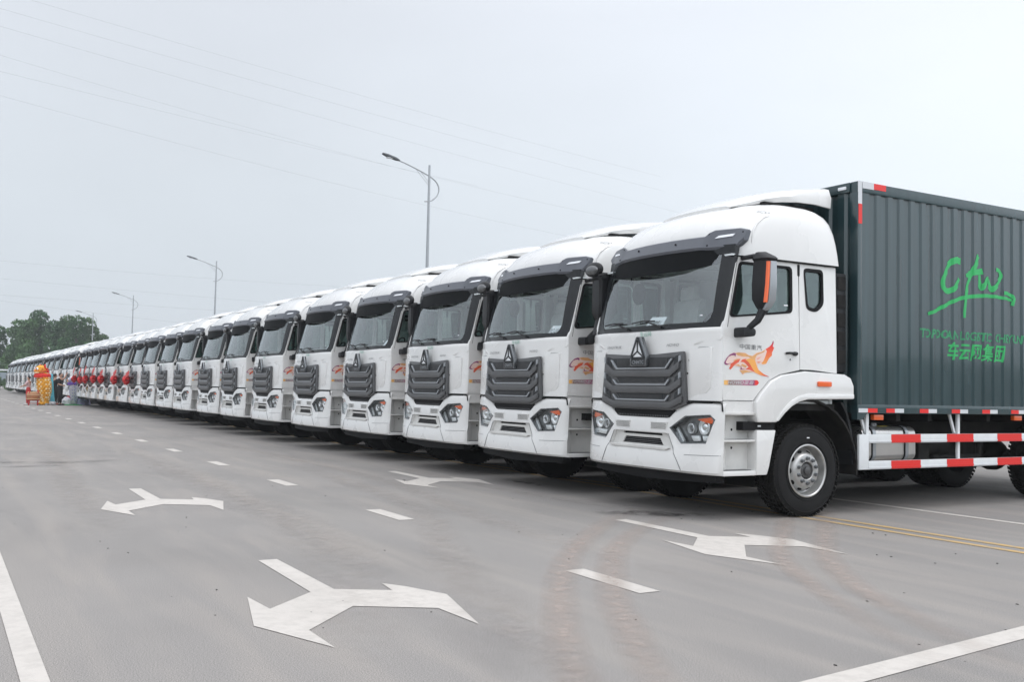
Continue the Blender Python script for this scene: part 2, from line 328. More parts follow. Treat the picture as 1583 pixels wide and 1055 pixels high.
def strip(name, pts, wd, z, mt, kind='structure'):
    P = bez(pts); vs_, fs, uv = [], [], []
    for i, p in enumerate(P):
        d = (P[min(i+1, len(P)-1)]-P[max(i-1, 0)]).normalized(); nn = Vector((-d.y, d.x, 0))
        vs_ += [(p.x+nn.x*wd/2, p.y+nn.y*wd/2, z), (p.x-nn.x*wd/2, p.y-nn.y*wd/2, z)]; uv += [(0, i/(len(P)-1)), (1, i/(len(P)-1))]
        if i: fs.append((2*i-2, 2*i-1, 2*i+1, 2*i))
    me = bpy.data.meshes.new(name); me.from_pydata(vs_, [], fs); l_ = me.uv_layers.new(name='UVMap')
    for lp in me.loops: l_.data[lp.index].uv = uv[lp.vertex_index]
    me.materials.append(mt); return tag(link(name, me), kind=kind)
DU = film('dust_film', (.43, .365, .325), .22, .64, 9, .62)
DU2 = film('dust_film_faint', (.39, .35, .32), .36, .70, 5, .36)
DK = film('oil_film', (.055, .05, .048), .47, .56, 3.0, .75, (1, 1, 1))
DK2 = film('damp_film', (.10, .10, .10), .40, .62, 1.2, .5)
for k, (pts, wd, m_) in enumerate((
    ([(-9.4, 7.3), (-8.61, 6.23), (-6.96, 4.66), (-5.4, 3.55), (-3.97, 2.71), (-2.5, 1.9)], .30, DU), ([(-8.9, 7.4), (-8.14, 6.35), (-7.08, 5.23), (-5.59, 4.11), (-4.84, 3.66), (-3.8, 3.07), (-2, 2.2)], .30, DU),
    ([(-9.4, 9.7), (-8.2, 8.45), (-6.9, 7.05), (-6.1, 6.25), (-4.78, 5.37), (-3.2, 4.5)], .26, DU), ([(-9.2, 10.1), (-7.82, 8.66), (-6.19, 6.86), (-5.13, 5.97), (-4.36, 5.51), (-2.9, 4.8)], .30, DU),
    ([(-18, 5.6), (-14, 5.3), (-10.5, 4.9), (-7, 3.6), (-3.5, 2.2)], .5, DU2), ([(-24, 3.6), (-17, 3.4), (-12, 3.3), (-8, 3.0), (-4, 1.6)], .8, DU2),
    ([(-30, 5.4), (-20, 5.9), (-14, 5.9), (-9.5, 5.2), (-5, 4.9)], .45, DU2), ([(-28, 2.4), (-20, 2.0), (-14, 1.6), (-9, 1.5)], .6, DU2),
    ([(-6.2, 3.6), (-5.0, 3.0), (-4.2, 2.8), (-3.4, 2.7)], .35, DU2), ([(-16, 7.0), (-12, 6.9), (-9.6, 7.2), (-8.7, 8.2)], .3, DU2))):
    strip('tyre_track', pts, wd, .0065+.0005*k, m_)
strip('oil_stain', [(-9.5, 6.55), (-9.0, 7.2), (-8.5, 7.75)], .55, .0125, DK)
strip('oil_stain', [(-13.3, 7.6), (-12.6, 7.7), (-12.0, 7.7)], .22, .0125, DK)
strip('damp_stain', [(-18.5, .3), (-18.6, 1.2), (-18.4, 2.2), (-18.9, 3.0)], .5, .0125, DK2)
strip('damp_stain', [(-17.4, .6), (-17.7, 1.5), (-17.4, 2.3)], .2, .013, DK2)

# thin humid air over the whole lot
hz = MB().box(-1502, 502, -902, 902, -1, 32).mesh('haze', 'white', smooth=False); hm = bpy.data.materials.new('haze_air'); hm.use_nodes = True; hm.node_tree.nodes.clear()
ho = hm.node_tree.nodes.new('ShaderNodeOutputMaterial'); hp = hm.node_tree.nodes.new('ShaderNodeVolumePrincipled'); hp.inputs['Density'].default_value = .0007; hp.inputs['Color'].default_value = (.92, .95, .98, 1)
hm.node_tree.links.new(hp.outputs[0], ho.inputs['Volume']); hz.materials.clear(); hz.materials.append(hm); tag(link('haze', hz), kind='stuff')

# ------------------------------------------------------------------ the truck
def hx(z): return 1.22 if z < 2.2 else 1.22-.03*(z-2.2)/.75
def side_fn(sg, base=None):
    return lambda y, z, t: (sg*((base if base is not None else hx(z))-t), y, z)
def rrect(x0, x1, z0, z1, r, n=4):
    o = []
    for cx, cz, a0 in ((x1-r, z0+r, -90), (x1-r, z1-r, 0), (x0+r, z1-r, 90), (x0+r, z0+r, 180)):
        for k in range(n+1): a = math.radians(a0+90*k/n); o.append((cx+r*math.cos(a), cz+r*math.sin(a)))
    return o
def round_poly(poly, r, n=3):
    o = []; L_ = len(poly)
    for i, p in enumerate(poly):
        p = Vector(p); a = Vector(poly[i-1]); b = Vector(poly[(i+1)%L_]); da = (a-p); db = (b-p)
        ra = min(r, da.length*.45); rb = min(r, db.length*.45); s_ = p+da.normalized()*ra; e_ = p+db.normalized()*rb
        for k in range(n+1): t = k/n; q = s_*(1-t)**2+p*2*t*(1-t)+e_*t*t; o.append((q.x, q.y))
    return o
def plan(x, edge, yc, dy, pw=2.4): return yc+dy*(abs(x)/edge)**pw

HP = [(0,0),(.3,.001),(.6,.008),(.8,.018),(.95,.034),(1.05,.05),(1.13,.07),(1.18,.088),(1.205,.105),(1.22,.13)]
def hood_y(x, z):
    a = abs(x); yc = -.05+.035*(z-1.2)/.93
    for (x0, y0), (x1, y1) in zip(HP, HP[1:]):
        if a <= x1: return yc+y0+(y1-y0)*(a-x0)/(x1-x0)
    return yc+.13
BP = [(0,-.10),(.3,-.10),(.6,-.094),(.8,-.08),(.95,-.058),(1.06,-.03),(1.14,0.0),(1.19,.03),(1.22,.058),(1.235,.085)]
def bump_y(x):
    a = abs(x)
    for (x0, y0), (x1, y1) in zip(BP, BP[1:]):
        if a <= x1: return y0+(y1-y0)*(a-x0)/(x1-x0)
    return .085
LAMP = [(.53,1.0),(.77,1.14),(1.11,1.163),(1.165,1.11),(1.07,.845),(.70,.825)]
def surf_poly(poly, yf, thick, mb, off=0):
    """extruded polygon that follows the bumper plan yf(x)"""
    n = len(poly)
    return mb.add([(u, yf(u)+off, v) for u, v in poly]+[(u, yf(u)+off+thick, v) for u, v in poly],
        [tuple(range(n)), tuple(range(2*n-1, n-1, -1))]+[(i, i+n, (i+1)%n+n, (i+1)%n) for i in range(n)])

def make_wheel(parent, x, y, sg, dual=False):
    W_ = empty('wheel', (0,0,0), parent); c = (x, y, .53); hw = .155
    def prof(s): return [(.30, -hw*.95), (.36, -hw), (.45, -hw*1.0), (.492, -hw*.92), (.518, -hw*.78), (.524, -hw*.5), (.524, hw*.5), (.518, hw*.78), (.492, hw*.92), (.45, hw), (.36, hw), (.30, hw*.95), (.285, hw*.8), (.285, -hw*.8)]
    cs = [c] if not dual else [c, (x-sg*.33, y, .53)]
    t = MB()
    for cc in cs:
        t.lathe(prof(1)+[prof(1)[0]], cc, 'x', 56, caps=False)
        for r_, a_ in ((.472, hw*.965), (.335, hw*1.0)):
            t.lathe([(r_-.006, a_*sg-.0), (r_, (a_+.006)*sg), (r_+.006, a_*sg)], cc, 'x', 56, caps=False)
    t.obj('tyre', 'tyre', W_, ang=40)
    t = MB()
    for cc in cs:
        for k in range(52):
            a = 2*PI*k/52
            for j, (w0, w1, da) in enumerate(((-.150, -.085, 0), (-.07, -.008, .5), (.008, .07, 0), (.085, .150, .5))):
                aa = a+da*2*PI/52; ha = 2*PI/52*.33; r0, r1 = .515, .538 if abs(w0+w1) < .2 else .532
                pts = []
                for rr_ in (r0, r1):
                    for ww in (w0, w1):
                        for s_ in (-1, 1):
                            th = aa+s_*ha+(.03 if ww == w1 else -.03)*(1 if j < 2 else -1); pts.append((cc[0]+ww, cc[1]+rr_*math.cos(th), cc[2]+rr_*math.sin(th)))
                t.add(pts, [(4,5,7,6),(0,1,5,4),(2,6,7,3),(0,4,6,2),(1,3,7,5)])
    o = t.obj('tread_block', 'tread', W_, smooth=False); tag(o, kind='stuff')
    # rim: outer lip, drum with hand holes, raised bolt ring
    r = MB(); s = sg
    base = [(.296, s*.150), (.305, s*.158), (.292, s*.163), (.280, s*.150), (.272, s*.08), (.262, s*.05), (.250, s*.045)]
    if not dual:
        pr = base+[(.236, s*.07), (.205, s*.125), (.188, s*.145), (.178, s*.150), (.105, s*.150), (.100, s*.146), (.098, s*.10)]
    else:
        pr = base[:4]+[(.275, s*.0), (.255, s*-.06), (.2, s*-.09), (.178, s*-.1), (.105, s*-.1), (.1, s*-.09), (.098, s*-.06)]
    r.lathe(pr, c, 'x', 60, caps=False)
    r.lathe([(.285, -s*.10), (.296, s*.150)], c, 'x', 60, caps=False)
    r.obj('rim', 'silver', W_, ang=28)
    bx = .150 if not dual else -.1
    nb = MB(); hb = MB()
    for k in range(10):
        a = 2*PI*(k+.5)/10; cy, cz = c[1]+.142*math.cos(a), c[2]+.142*math.sin(a)
        nb.lathe([(.024, s*bx), (.024, s*(bx+.010)), (.017, s*(bx+.012)), (.017, s*(bx+.034)), (.008, s*(bx+.034))], (c[0], cy, cz), 'x', 8)
        a = 2*PI*k/10
        if not dual:
            rr_ = .222; ax = .100
            cc = Vector((c[0]+s*ax, c[1]+rr_*math.cos(a), c[2]+rr_*math.sin(a)))
            rad = Vector((0, math.cos(a), math.sin(a))); tan = Vector((0, -math.sin(a), math.cos(a))); slope = (rad*.031+Vector((-s*.055, 0, 0))).normalized(); nrm = slope.cross(tan).normalized()
            if nrm.x*s < 0: nrm = -nrm
            ring = [cc+nrm*.004+tan*math.cos(q_)*.030+slope*math.sin(q_)*.020 for q_ in [2*PI*j/14 for j in range(14)]]
            hb.loft([ring, [p-nrm*.02 for p in ring]])
    nb.obj('wheel_nuts', 'chromed', W_, ang=30)
    if not dual: hb.obj('hand_holes', 'seam', W_)
    h = MB(); h.lathe([(.1, s*(bx-.06)), (.085, s*(bx-.04)), (.080, s*(bx-.015)), (.05, s*(bx-.01)), (.045, s*(bx+.012)), (.03, s*(bx+.018))], c, 'x', 28); h.lathe([(.10, s*(bx-.12)), (.10, s*(bx-.058))], c, 'x', 28)
    h.obj('hub', 'hub', W_, ang=35)
    if not dual:
        MB().box(c[0]+s*hw*.99, c[0]+s*(hw+.003), y-.012, y+.028, .53+.372, .53+.384).obj('tyre_label', 'paper', W_)
    return W_

def corr(y, per=.21, y0=2.30):       # corrugation depth of the box side at y
    t = ((y-y0)/per)%1
    if t < .38: return 0
    if t < .5: return (t-.38)/.12*.022
    if t < .88: return .022
    return (1-t)/.12*.022
BXL = 9.65
def corr_breaks():
    o = []; y = 2.30
    while y < BXL-.1:
        o += [y, y+.21*.38, y+.21*.5, y+.21*.88]; y += .21
    return [b for b in o if b < BXL-.08]
def on_corr(mb, name, mt, parent, proud=.0025):
    bm = bmesh.new(); me = bpy.data.meshes.new(name); me.from_pydata([tuple(v) for v in mb.v], [], mb.f); bm.from_mesh(me)
    ys = [v.co.y for v in bm.verts]; lo, hi = min(ys), max(ys)
    for yb in corr_breaks():
        if lo < yb < hi: bmesh.ops.bisect_plane(bm, geom=bm.verts[:]+bm.edges[:]+bm.faces[:], plane_co=(0, yb, 0), plane_no=(0, 1, 0), dist=1e-5)
    for v in bm.verts: v.co.x = 1.25-corr(v.co.y)+proud
    bm.to_mesh(me); bm.free(); me.materials.append(M[mt]); return link(name, me, parent)

def make_truck():
    T = empty('box_truck')
    # --- lower front and hood panel
    xs = [-a for a, _ in reversed(HP)]+[a for a, _ in HP[1:]]
    xs = sorted(set([round(x, 4) for x in xs]+[-.45, .45, .7, -.7]))
    zs = [1.20, 1.30, 1.5, 1.7, 1.9, 2.0, 2.07, 2.11, 2.125]
    def hz(i, z, x):
        lo = 1.20 if abs(x) < .76 else 1.315; return max(z, lo)
    rows = []
    for z in zs:
        rows.append([(x, hood_y(x, z)+(.012 if z >= 2.12 else 0), hz(0, z, x)) for x in xs])
    rows.append([(x, hood_y(x, 2.12)+.10, 2.125) for x in xs])
    MB().loft(rows, closed=False, cap=False).obj('front_panel', 'white', T, ang=40)
    for s in (-1, 1):            # raised side shield of the front panel, and the shoulder crease over it
        q = [(.80,1.345),(1.05,1.40),(1.105,1.46),(1.105,1.90),(1.07,1.905),(.80,1.895)]
        mb = MB(); pts = [(s*u, v) for u, v in q]; surf_poly(pts, lambda x: hood_y(x, 1.6), .03, mb, -.013); mb.obj('corner_shield', 'white', T, bevel=.008)
        mb = MB(); pts = [(s*u, v) for u, v in [(.90,1.897),(1.07,1.899),(1.06,1.907),(.93,1.906)]]; surf_poly(pts, lambda x: hood_y(x, 1.9), .02, mb, -.011); mb.obj('slot', 'chromed', T)
        mb = MB(); q = [(.84,1.935),(1.20,1.985),(1.215,2.03),(.95,1.985)]; pts = [(s*u, v) for u, v in q]; surf_poly(pts, lambda x: hood_y(x, 1.95), .03, mb, -.014); mb.obj('crease', 'white', T, bevel=.008)
    # small print on the front panel
    text_mb('SINOTRUK', .052, lambda u, v: (-.76+u, -.034, 1.925+v*.9), shear=.3, width=.30).obj('lettering', 'textg', T, smooth=False)
    text_mb('HOWO', .05, lambda u, v: (.40+u, -.034, 1.925+v*.9), shear=.3, width=.22).obj('lettering', 'textg', T, smooth=False)
    text_mb('N7G', .045, lambda u, v: (.76+u*1, hood_y(.8, 1.75)-.003, 1.745+v), shear=.3, width=.09).obj('lettering', 'textg', T, smooth=False)
    text_mb('车云网', .065, lambda u, v: (-.105+u, -.028, 2.06+v), width=.21).obj('lettering', 'textgr', T, smooth=False)
    MB().lathe([(.010, 0), (.009, -.006)], (.765, hood_y(.765, 1.6), 1.615), 'y', 10).obj('lock_button', 'seam', T)
    # --- grille
    gr = [(-.735,1.862),(-.25,1.838),(.25,1.838),(.735,1.862),(.80,1.268),(.56,1.195),(-.56,1.195),(-.80,1.268)]
    G = MB(); G.prism(gr, 'y', -.075, -.03); G = G.obj('grille', 'grille', T, bevel=.006)
    mb = MB(); mb.prism([(-.62,1.80),(.62,1.80),(.5,1.68),(-.5,1.68)], 'y', -.079, -.070)
    for z in (1.512, 1.322): mb.prism([(-.49,z+.058),(.49,z+.058),(.42,z),(-.42,z)], 'y', -.079, -.070)
    mb.obj('mesh_panel', 'grille_d', G)
    mb = MB()
    for k in range(44):
        x = -.47+k*.0219
        for z0, z1, lim in ((1.69, 1.79, .52), (1.515, 1.565, .43), (1.325, 1.375, .40)):
            if abs(x) < lim: mb.box(x-.0035, x+.0035, -.086, -.078, z0, z1)
    tag(mb.obj('mesh_bar', 'grille', G), kind='stuff')
    for k, z in enumerate((1.66, 1.47, 1.29)):
        w0 = .70+.025*k; mb = MB(); h = .085 if k < 2 else .075; up = .092 if k < 2 else .07
        P = [(-w0, z+up), (-.54, z), (.54, z), (w0, z+up)]
        lo = [(x, zz-h) for x, zz in P]
        mb.prism(P+lo[::-1], 'y', -.104, -.078); mb.obj('grille_bar', 'grille', G, bevel=.010)
        mb = MB(); zi = z+.024; hi = .10 if k == 0 else .052; xo = .105 if k == 0 else .055
        Q = [(-.46-xo, zi+hi), (-.46, zi), (.46, zi), (.46+xo, zi+hi)]; th = .018
        Q2 = [(-.46-xo-.03, zi+hi), (-.475, zi-th), (.475, zi-th), (.46+xo+.03, zi+hi)]
        mb.prism(Q+Q2[::-1], 'y', -.104, -.079); mb.obj('trim_strip', 'grille_l', G, bevel=.004)
        for s in (-1, 1):
            q = [(.60, z+.03), (.685, z+.075), (.69, z+.135), (.615, z+.105)] if k else [(.585, z+.035), (.68, z+.08), (.685, z+.165), (.62, z+.15)]
            mb = MB(); mb.prism([(s*u, v) for u, v in q], 'y', -.081, -.074); mb.obj('side_mesh', 'grille_d', G)
            mb = MB(); mb.prism([(s*u, v) for u, v in [(.695, z+.08), (.725, z+.10), (.722, z+.16), (.697, z+.15)]], 'y', -.100, -.078); mb.obj('end_glint', 'grille_l', G)  # light grey strips stand in for reflections at the bar ends
    # --- emblem
    E_ = MB(); E_.prism([(-.15,1.70),(.15,1.70),(.155,1.82),(.045,2.05),(-.045,2.05),(-.155,1.82)], 'y', -.135, -.075); E_ = E_.obj('emblem', 'chromed', T, bevel=.01)
    mb = MB()
    def bar(a, b, wd):
        a = Vector(a); b = Vector(b); d = (b-a).normalized(); n_ = Vector((-d.y, d.x))*wd/2
        mb.prism([tuple(a+n_), tuple(b+n_), tuple(b-n_), tuple(a-n_)], 'y', -.15, -.136)
    for a, b in (((-.125,1.80),(0,2.04)), ((.125,1.80),(0,2.04)), ((-.13,1.80),(.13,1.80)), ((0,2.02),(0,1.87)), ((0,1.875),(-.115,1.805)), ((0,1.875),(.115,1.805))): bar(a, b, .013)
    mb.obj('triangle_frame', 'grille_d', E_); mb = MB(); mb.prism([(-.128,1.712),(.128,1.712),(.132,1.80),(-.132,1.80)], 'y', -.1368, -.134); mb.obj('name_band', 'grille_d', E_)
    mb = MB(); mb.prism([(-.125,1.812),(-.007,1.883),(-.007,2.02)], 'y', -.141, -.136); mb.prism([(.125,1.812),(.007,1.883),(.007,2.02)], 'y', -.141, -.136); mb.prism([(-.105,1.810),(.105,1.810),(0,1.872)], 'y', -.141, -.136); mb.obj('triangle_facet', 'lampr', E_, smooth=False)
    text_mb('CNHTC', .06, lambda u, v: (-.11+u, -.1375, 1.728+v), width=.22).obj('lettering', 'grille_l', E_, smooth=False)
    # dark gap under the grille
    MB().box(-.56, .56, -.045, .02, 1.06, 1.20).obj('lower_mesh', 'seam', T)
    mb = MB()
    for k in range(30): mb.box(-.47+k*.032, -.47+k*.032+.012, -.052, -.044, 1.115, 1.135)
    tag(mb.obj('mesh_bar', 'grille', T), kind='stuff')
    # --- bumper
    bx_ = [-a for a, _ in reversed(BP)]+[a for a, _ in BP[1:]]
    bx_ = sorted(set(bx_+[-.5,.5,-.45,.45,-.68,.68,-.74,.74,-.87,.87]))
    def top(x):
        a = abs(x)
        for (x0, z0), (x1, z1) in zip([(0,1.105),(.45,1.105),(.5,1.115),(.6,1.19),(.74,1.255),(.87,1.285),(2,1.285)], [(.45,1.105),(.5,1.115),(.6,1.19),(.74,1.255),(.87,1.285),(2,1.285),(3,1.285)]):
            if a <= x1: return z0+(z1-z0)*(a-x0)/(x1-x0)
    rings = []
    for x in bx_:
        y = bump_y(x); t_ = top(x); s = 1 if x > 0 else -1; ins = max(0, abs(x)-1.10)*.9
        lip = -.018*max(0, 1-(abs(x)/1.0)**4)
        rg = [(x, y+.025, .505), (x, y+.004+lip, .53), (x, y+lip, .72), (x, y+.012, .775), (x, y+.016, .95), (x, y+.02, 1.05 if t_ > 1.2 else 1.03), (x, y+.026, t_-.05), (x, y+.034, t_-.018), (x, y+.05, t_)]
        xb = x-s*min(.10, ins*1.2)
        rg += [(xb, y+.13, t_), (xb, y+.13, .505)]
        rings.append(rg)
    mb = MB().loft(rings)
    bm_ = mb.mesh('bumper', 'white')
    lamp_c = [MB().prism(LAMP, 'y', -.4, .4).mesh('c', 'white'), MB().prism(mirror(LAMP), 'y', -.4, .4).mesh('c', 'white')]
    intake = [(-.50,.935),(.50,.935),(.60,.775),(-.60,.775)]
    cuts = lamp_c+[MB().prism(intake, 'y', -.4, .4).mesh('c', 'white')]
    Bp = link('bumper', boolean(bm_, cuts, 'white'), T)
    # intake tray
    mb = MB(); mb.tess(intake, [[(-.36,.925),(.36,.925),(.37,.90),(-.37,.90)], [(-.33,.868),(.33,.868),(.39,.79),(-.39,.79)]], lambda u, v, t: (u, -.045+t+(.935-v)*.06*0, v), .02); mb.obj('intake_frame', 'white2', Bp)
    MB().prism([(-.45,.93),(.45,.93),(.5,.78),(-.5,.78)], 'y', -.02, -.012).obj('air_intake', 'seam', Bp)
    mb = MB()
    for k in range(3): mb.box(-.37, .37, -.03, -.021, .80+k*.022, .806+k*.022)
    tag(mb.obj('mesh_bar', 'grille', Bp), kind='stuff')
    MB().prism([(-.58,.772),(.58,.772),(.50,.742),(-.50,.742)], 'y', -.122, -.09).obj('number_plate_ledge', 'white2', Bp, bevel=.004)
    for s in (-1, 1):
        # fine mesh vents
        mb = MB(); q = [(.20,1.055),(.50,1.055),(.47,.975),(.20,.970)]; surf_poly([(s*u, v) for u, v in q], lambda x: bump_y(x)+.016, .012, mb, -.003); V_ = mb.obj('vent', 'white2', Bp)
        mb = MB()
        for i in range(13):
            for j in range(5): 
                u = .212+i*.0205+(j%2)*.010
                if u < .478: mb.lathe([(.0055, -.0035), (.0055, 0)], (s*u, bump_y(u)+.0145, .985+j*.0145), 'y', 6)
        tag(mb.obj('vent_hole', 'grille', V_), kind='stuff')
        # crease running down from the intake
        mb = MB(); LP_ = lambda x: bump_y(x)-.018*max(0, 1-(abs(x)/1.0)**4)
        mb.tube([(s*.515, bump_y(.515)+.014, .93), (s*.60, bump_y(.6)+.010, .78), (s*.64, LP_(.64)-.0, .715), (s*.70, LP_(.70)-.0, .62), (s*.75, LP_(.75)+.001, .535)], .0045, 5); mb.obj('panel_seam', 'textg', Bp)
        mb = MB(); mb.tube([(s*x_, LP_(x_), .69+.025*x_) for x_ in (.80, .95, 1.06, 1.14, 1.19, 1.225)], .003, 5); mb.obj('panel_seam', 'textg', Bp)
        # --- headlight
        Lp = [(s*u, v) for u, v in LAMP]; cx = sum(u for u, v in Lp)/6; cz = sum(v for u, v in Lp)/6
        yh = lambda x: -.070+.175*(abs(x)-.53)
        H = MB(); surf_poly(Lp, lambda x: yh(x)+.075, .02, H); H = H.obj('headlight', 'lampd', T)
        def sc(k): return [((u-cx)*k+cx, (v-cz)*k+cz) for u, v in Lp]
        mb = MB(); n_ = 6; o_, i_ = sc(1.0), sc(.93)
        vv = [(u, yh(u)-.010, v) for u, v in o_]+[(u, yh(u)-.010, v) for u, v in i_]+[(u, yh(u)+.065, v) for u, v in i_]+[(u, yh(u)+.065, v) for u, v in o_]
        mb.add(vv, [(i+a*6, (i+1)%6+a*6, (i+1)%6+((a+1)%4)*6, i+((a+1)%4)*6) for i in range(6) for a in range(4)]); mb.obj('lamp_rim', 'chromed', H)
        yb = lambda x: yh(x)+.073
        def lampball(name, x, z, r, mt):
            m2 = MB(); m2.lathe([(r*1.12, 0), (r*1.12, -.045), (r*1.0, -.048), (r*.94, -.03), (r*.55, -.005), (.004, 0)], (s*x, yb(x), z), 'y', 24, caps=False); q_ = m2.obj(name, 'lampr', H)
            m2 = MB(); m2.ball((s*x, yb(x)-.022, z), (r*.62, r*.4, r*.62), 16, 10); m2.obj('bulb_lens', 'chrome' if r > .06 else 'lampd', q_)
        lampball('projector', .985, 1.025, .080, 'lampr'); lampball('projector', .80, 1.0, .052, 'lampr')
        for q in ([(.945,.925),(1.10,.93),(1.06,.868),(.965,.866)], [(.79,.92),(.925,.924),(.94,.866),(.83,.860)]):
            m2 = MB(); m2.prism([(s*u, v) for u, v in q], 'y', yb(q[0][0])-.03, yb(q[0][0])); m2.obj('reflector', 'lampr', H, bevel=.006)
            u0 = sum(u for u, v in q)/4; v0 = sum(v for u, v in q)/4; m2 = MB(); m2.ball((s*u0, yb(u0)-.032, v0), (.022, .012, .020), 12, 8); m2.obj('bulb_lens', 'chrome', H)
        m2 = MB(); m2.prism([(s*u, v) for u, v in [(.575,.985),(.605,1.01),(.72,.862),(.71,.838)]], 'y', yb(.65)-.045, yb(.65)-.02); m2.obj('daytime_strip', 'lampr', H, bevel=.005)
        m2 = MB(); surf_poly([(s*u, v) for u, v in [(.90,1.105),(1.10,1.135),(1.128,1.09),(1.10,1.062),(1.02,1.072)]], lambda x: yh(x)+.012, .03, m2); m2.obj('turn_signal', 'orange', H, bevel=.004)
        m2 = MB(); surf_poly(sc(.955), lambda x: yh(x)-.004, .003, m2); m2.obj('lens_cover', 'lens', H, smooth=False)
        # shoulder piece above the headlight
        MB().tube([(s*.76, bump_y(.76)+.03, 1.272), (s*.87, bump_y(.87)+.03, 1.300), (s*1.06, bump_y(1.06)+.035, 1.302), (s*1.19, bump_y(1.19)+.03, 1.300), (s*1.225, .075, 1.285), (s*1.228, .085, 1.20)], .009, 6).obj('gap_seal', 'seam', T)
    mb = MB(); mb.loft([[(x, bump_y(x)+.10, .50), (x, bump_y(x)+.10, .385+.03*abs(x)), (x, bump_y(x)+.22, .385+.03*abs(x)), (x, bump_y(x)+.22, .50)] for x in [-1.12, -.9, -.5, 0, .5, .9, 1.12]]); mb.obj('valance', 'seam', T)
    # --- windscreen
    def ws(u, v, off=0):
        w_ = 1.195-.035*v; x = u*w_; yc = -.012+.185*v; a = abs(u)
        return (x, yc+.13*a**3.2-.01*math.sin(PI*v)+off, 2.125+.86*v)
    us = [-1,-.97,-.9,-.75,-.5,-.25,0,.25,.5,.75,.9,.97,1]; vsn = [0,.2,.4,.6,.8,1]
    mb = MB()
    ui = [-.89,-.8,-.6,-.3,0,.3,.6,.8,.89]; vi = [.075,.25,.5,.75,.98]
    mb.loft([[ws(u, v) for u in ui] for v in vi], closed=False, cap=False); WS = mb.obj('windscreen', 'glass_w', T)
    mb = MB()
    for s in (-1, 1):       # black pillars widening towards their foot
        rr_ = []
        for v in [0, .06, .12, .2, .4, .6, .8, 1, 1.08]:
            inner = .72 if v < .03 else .80 if v < .07 else .85 if v < .15 else .875
            a_, b_, c_ = ws(s*inner, v, -.006), ws(s*.95, v, -.008), ws(s*1.0, v, -.004)
            e_ = (s*(hx(c_[2])+.004), c_[1]+.035, c_[2])
            rr_.append([a_, b_, c_, e_, (e_[0]-s*.05, e_[1]+.02, e_[2]), (a_[0], a_[1]+.02, a_[2])])
        mb.loft(rr_)
    mb.loft([[ws(u, 0, -.007), ws(u, .07, -.007), ws(u, .07, .02), ws(u, 0, .02)] for u in [-.9,-.6,-.3,0,.3,.6,.9]])
    mb.loft([[ws(u, .96, -.004), ws(u, 1.09, -.02), ws(u, 1.09, .08), ws(u, .96, .05)] for u in us])
    mb.obj('windscreen_frame', 'blackg', WS)
    for x0, x1, zt in ((.02, -.30, 2.24), (-.62, -.92, 2.235)):      # wipers: arm pivot, blade
        a0 = Vector(ws(x0/1.19+.24, .03, -.03)); a1 = Vector(ws((x0+x1)/2/1.19+.12, .13, -.035))
        wp = MB().tube([a0, a1], [.014, .008], 6).obj('wiper', 'black', T)
        b0 = Vector(ws((x0+x1)/2/1.19-.10, .115, -.03)); b1_ = Vector(ws((x0+x1)/2/1.19+.26, .125, -.03))
        MB().tube([b0, (b0+b1_)/2+Vector((0, -.012, .012)), b1_], .009, 6).obj('blade', 'black', wp)
    MB().box(.86, .905, ws(.74, .2, 0)[1]-.004, ws(.74, .2, 0)[1]-.001, 2.26, 2.275).obj('glass_label', 'paper', T)
    # --- sun visor
    def vy(x, o): return .085+o+.27*(abs(x)/1.22)**2.2
    V_ = MB()
    vx = [-1.24,-1.15,-1.0,-.86,-.80,-.74,-.5,-.25,0,.25,.5,.74,.80,.86,1.0,1.15,1.24]
    def vt(x): a = abs(x); return 3.19 if a < .75 else 3.19+.06*min(1, (a-.74)/.09) if a < 1.2 else 3.225
    def vb(x): a = abs(x); return 3.025 if a < .75 else 3.025-.01*min(1, (a-.74)/.09) if a < 1.16 else 3.10
    V_.loft([[(x, vy(x, .0), vb(x)), (x, vy(x, -.012), vb(x)+.03), (x, vy(x, .055), vt(x)-.01), (x, vy(x, .075), vt(x)), (x, vy(x, .10), vt(x)-.02), (x, vy(x, .06), vb(x))] for x in vx])
    V_ = V_.obj('sun_visor', 'visor', T, ang=28)
    for s in (-1, 1):
        q = [(.94, 3.175), (1.12, 3.187), (1.10, 3.158), (.90, 3.145)]
        mb = MB(); mb.add([(s*u, vy(u, (v-3.045)*.42-.030), v) for u, v in q]+[(s*u, vy(u, (v-3.045)*.42+.01), v) for u, v in q], [(0,1,2,3),(7,6,5,4),(0,4,5,1),(1,5,6,2),(2,6,7,3),(3,7,4,0)]); mb.obj('marker_lamp', 'paper', V_)
        for bx3, bz in ((.82, 3.07), (.80, 3.205), (1.19, 3.20), (.35, 3.13)):
            MB().ball((s*bx3, vy(bx3, (bz-3.045)*.42-.012), bz), .012, 8, 6).obj('bolt', 'seam', V_)
    sx = [-1.17,-1.08,-.95,-.75,-.5,-.25,0,.25,.5,.75,.95,1.08,1.17]
    def sb(x): a = abs(x); return 2.80+.07*max(0, (a-.45)/.7)**1.4
    mb = MB(); mb.loft([[(x, vy(x, -.03), sb(x)), (x, vy(x, -.012), (sb(x)+3.05)/2), (x, vy(x, .01), 3.055), (x, vy(x, .03), 3.055), (x, vy(x, .0), (sb(x)+3.05)/2), (x, vy(x, -.018), sb(x))] for x in sx]); mb.obj('smoked_lip', 'smoke', V_)
    # round look-down mirror hanging at the windscreen
    FM = MB(); FM.tube([(-.55, .24, 2.90), (-.57, .19, 2.84), (-.55, .17, 2.72), (-.45, .16, 2.64)], .010, 6); FM = FM.obj('front_mirror', 'black', T)
    MB().ball((-.36, .15, 2.60), (.135, .03, .135), 22, 12).obj('mirror_bowl', 'seam', FM)
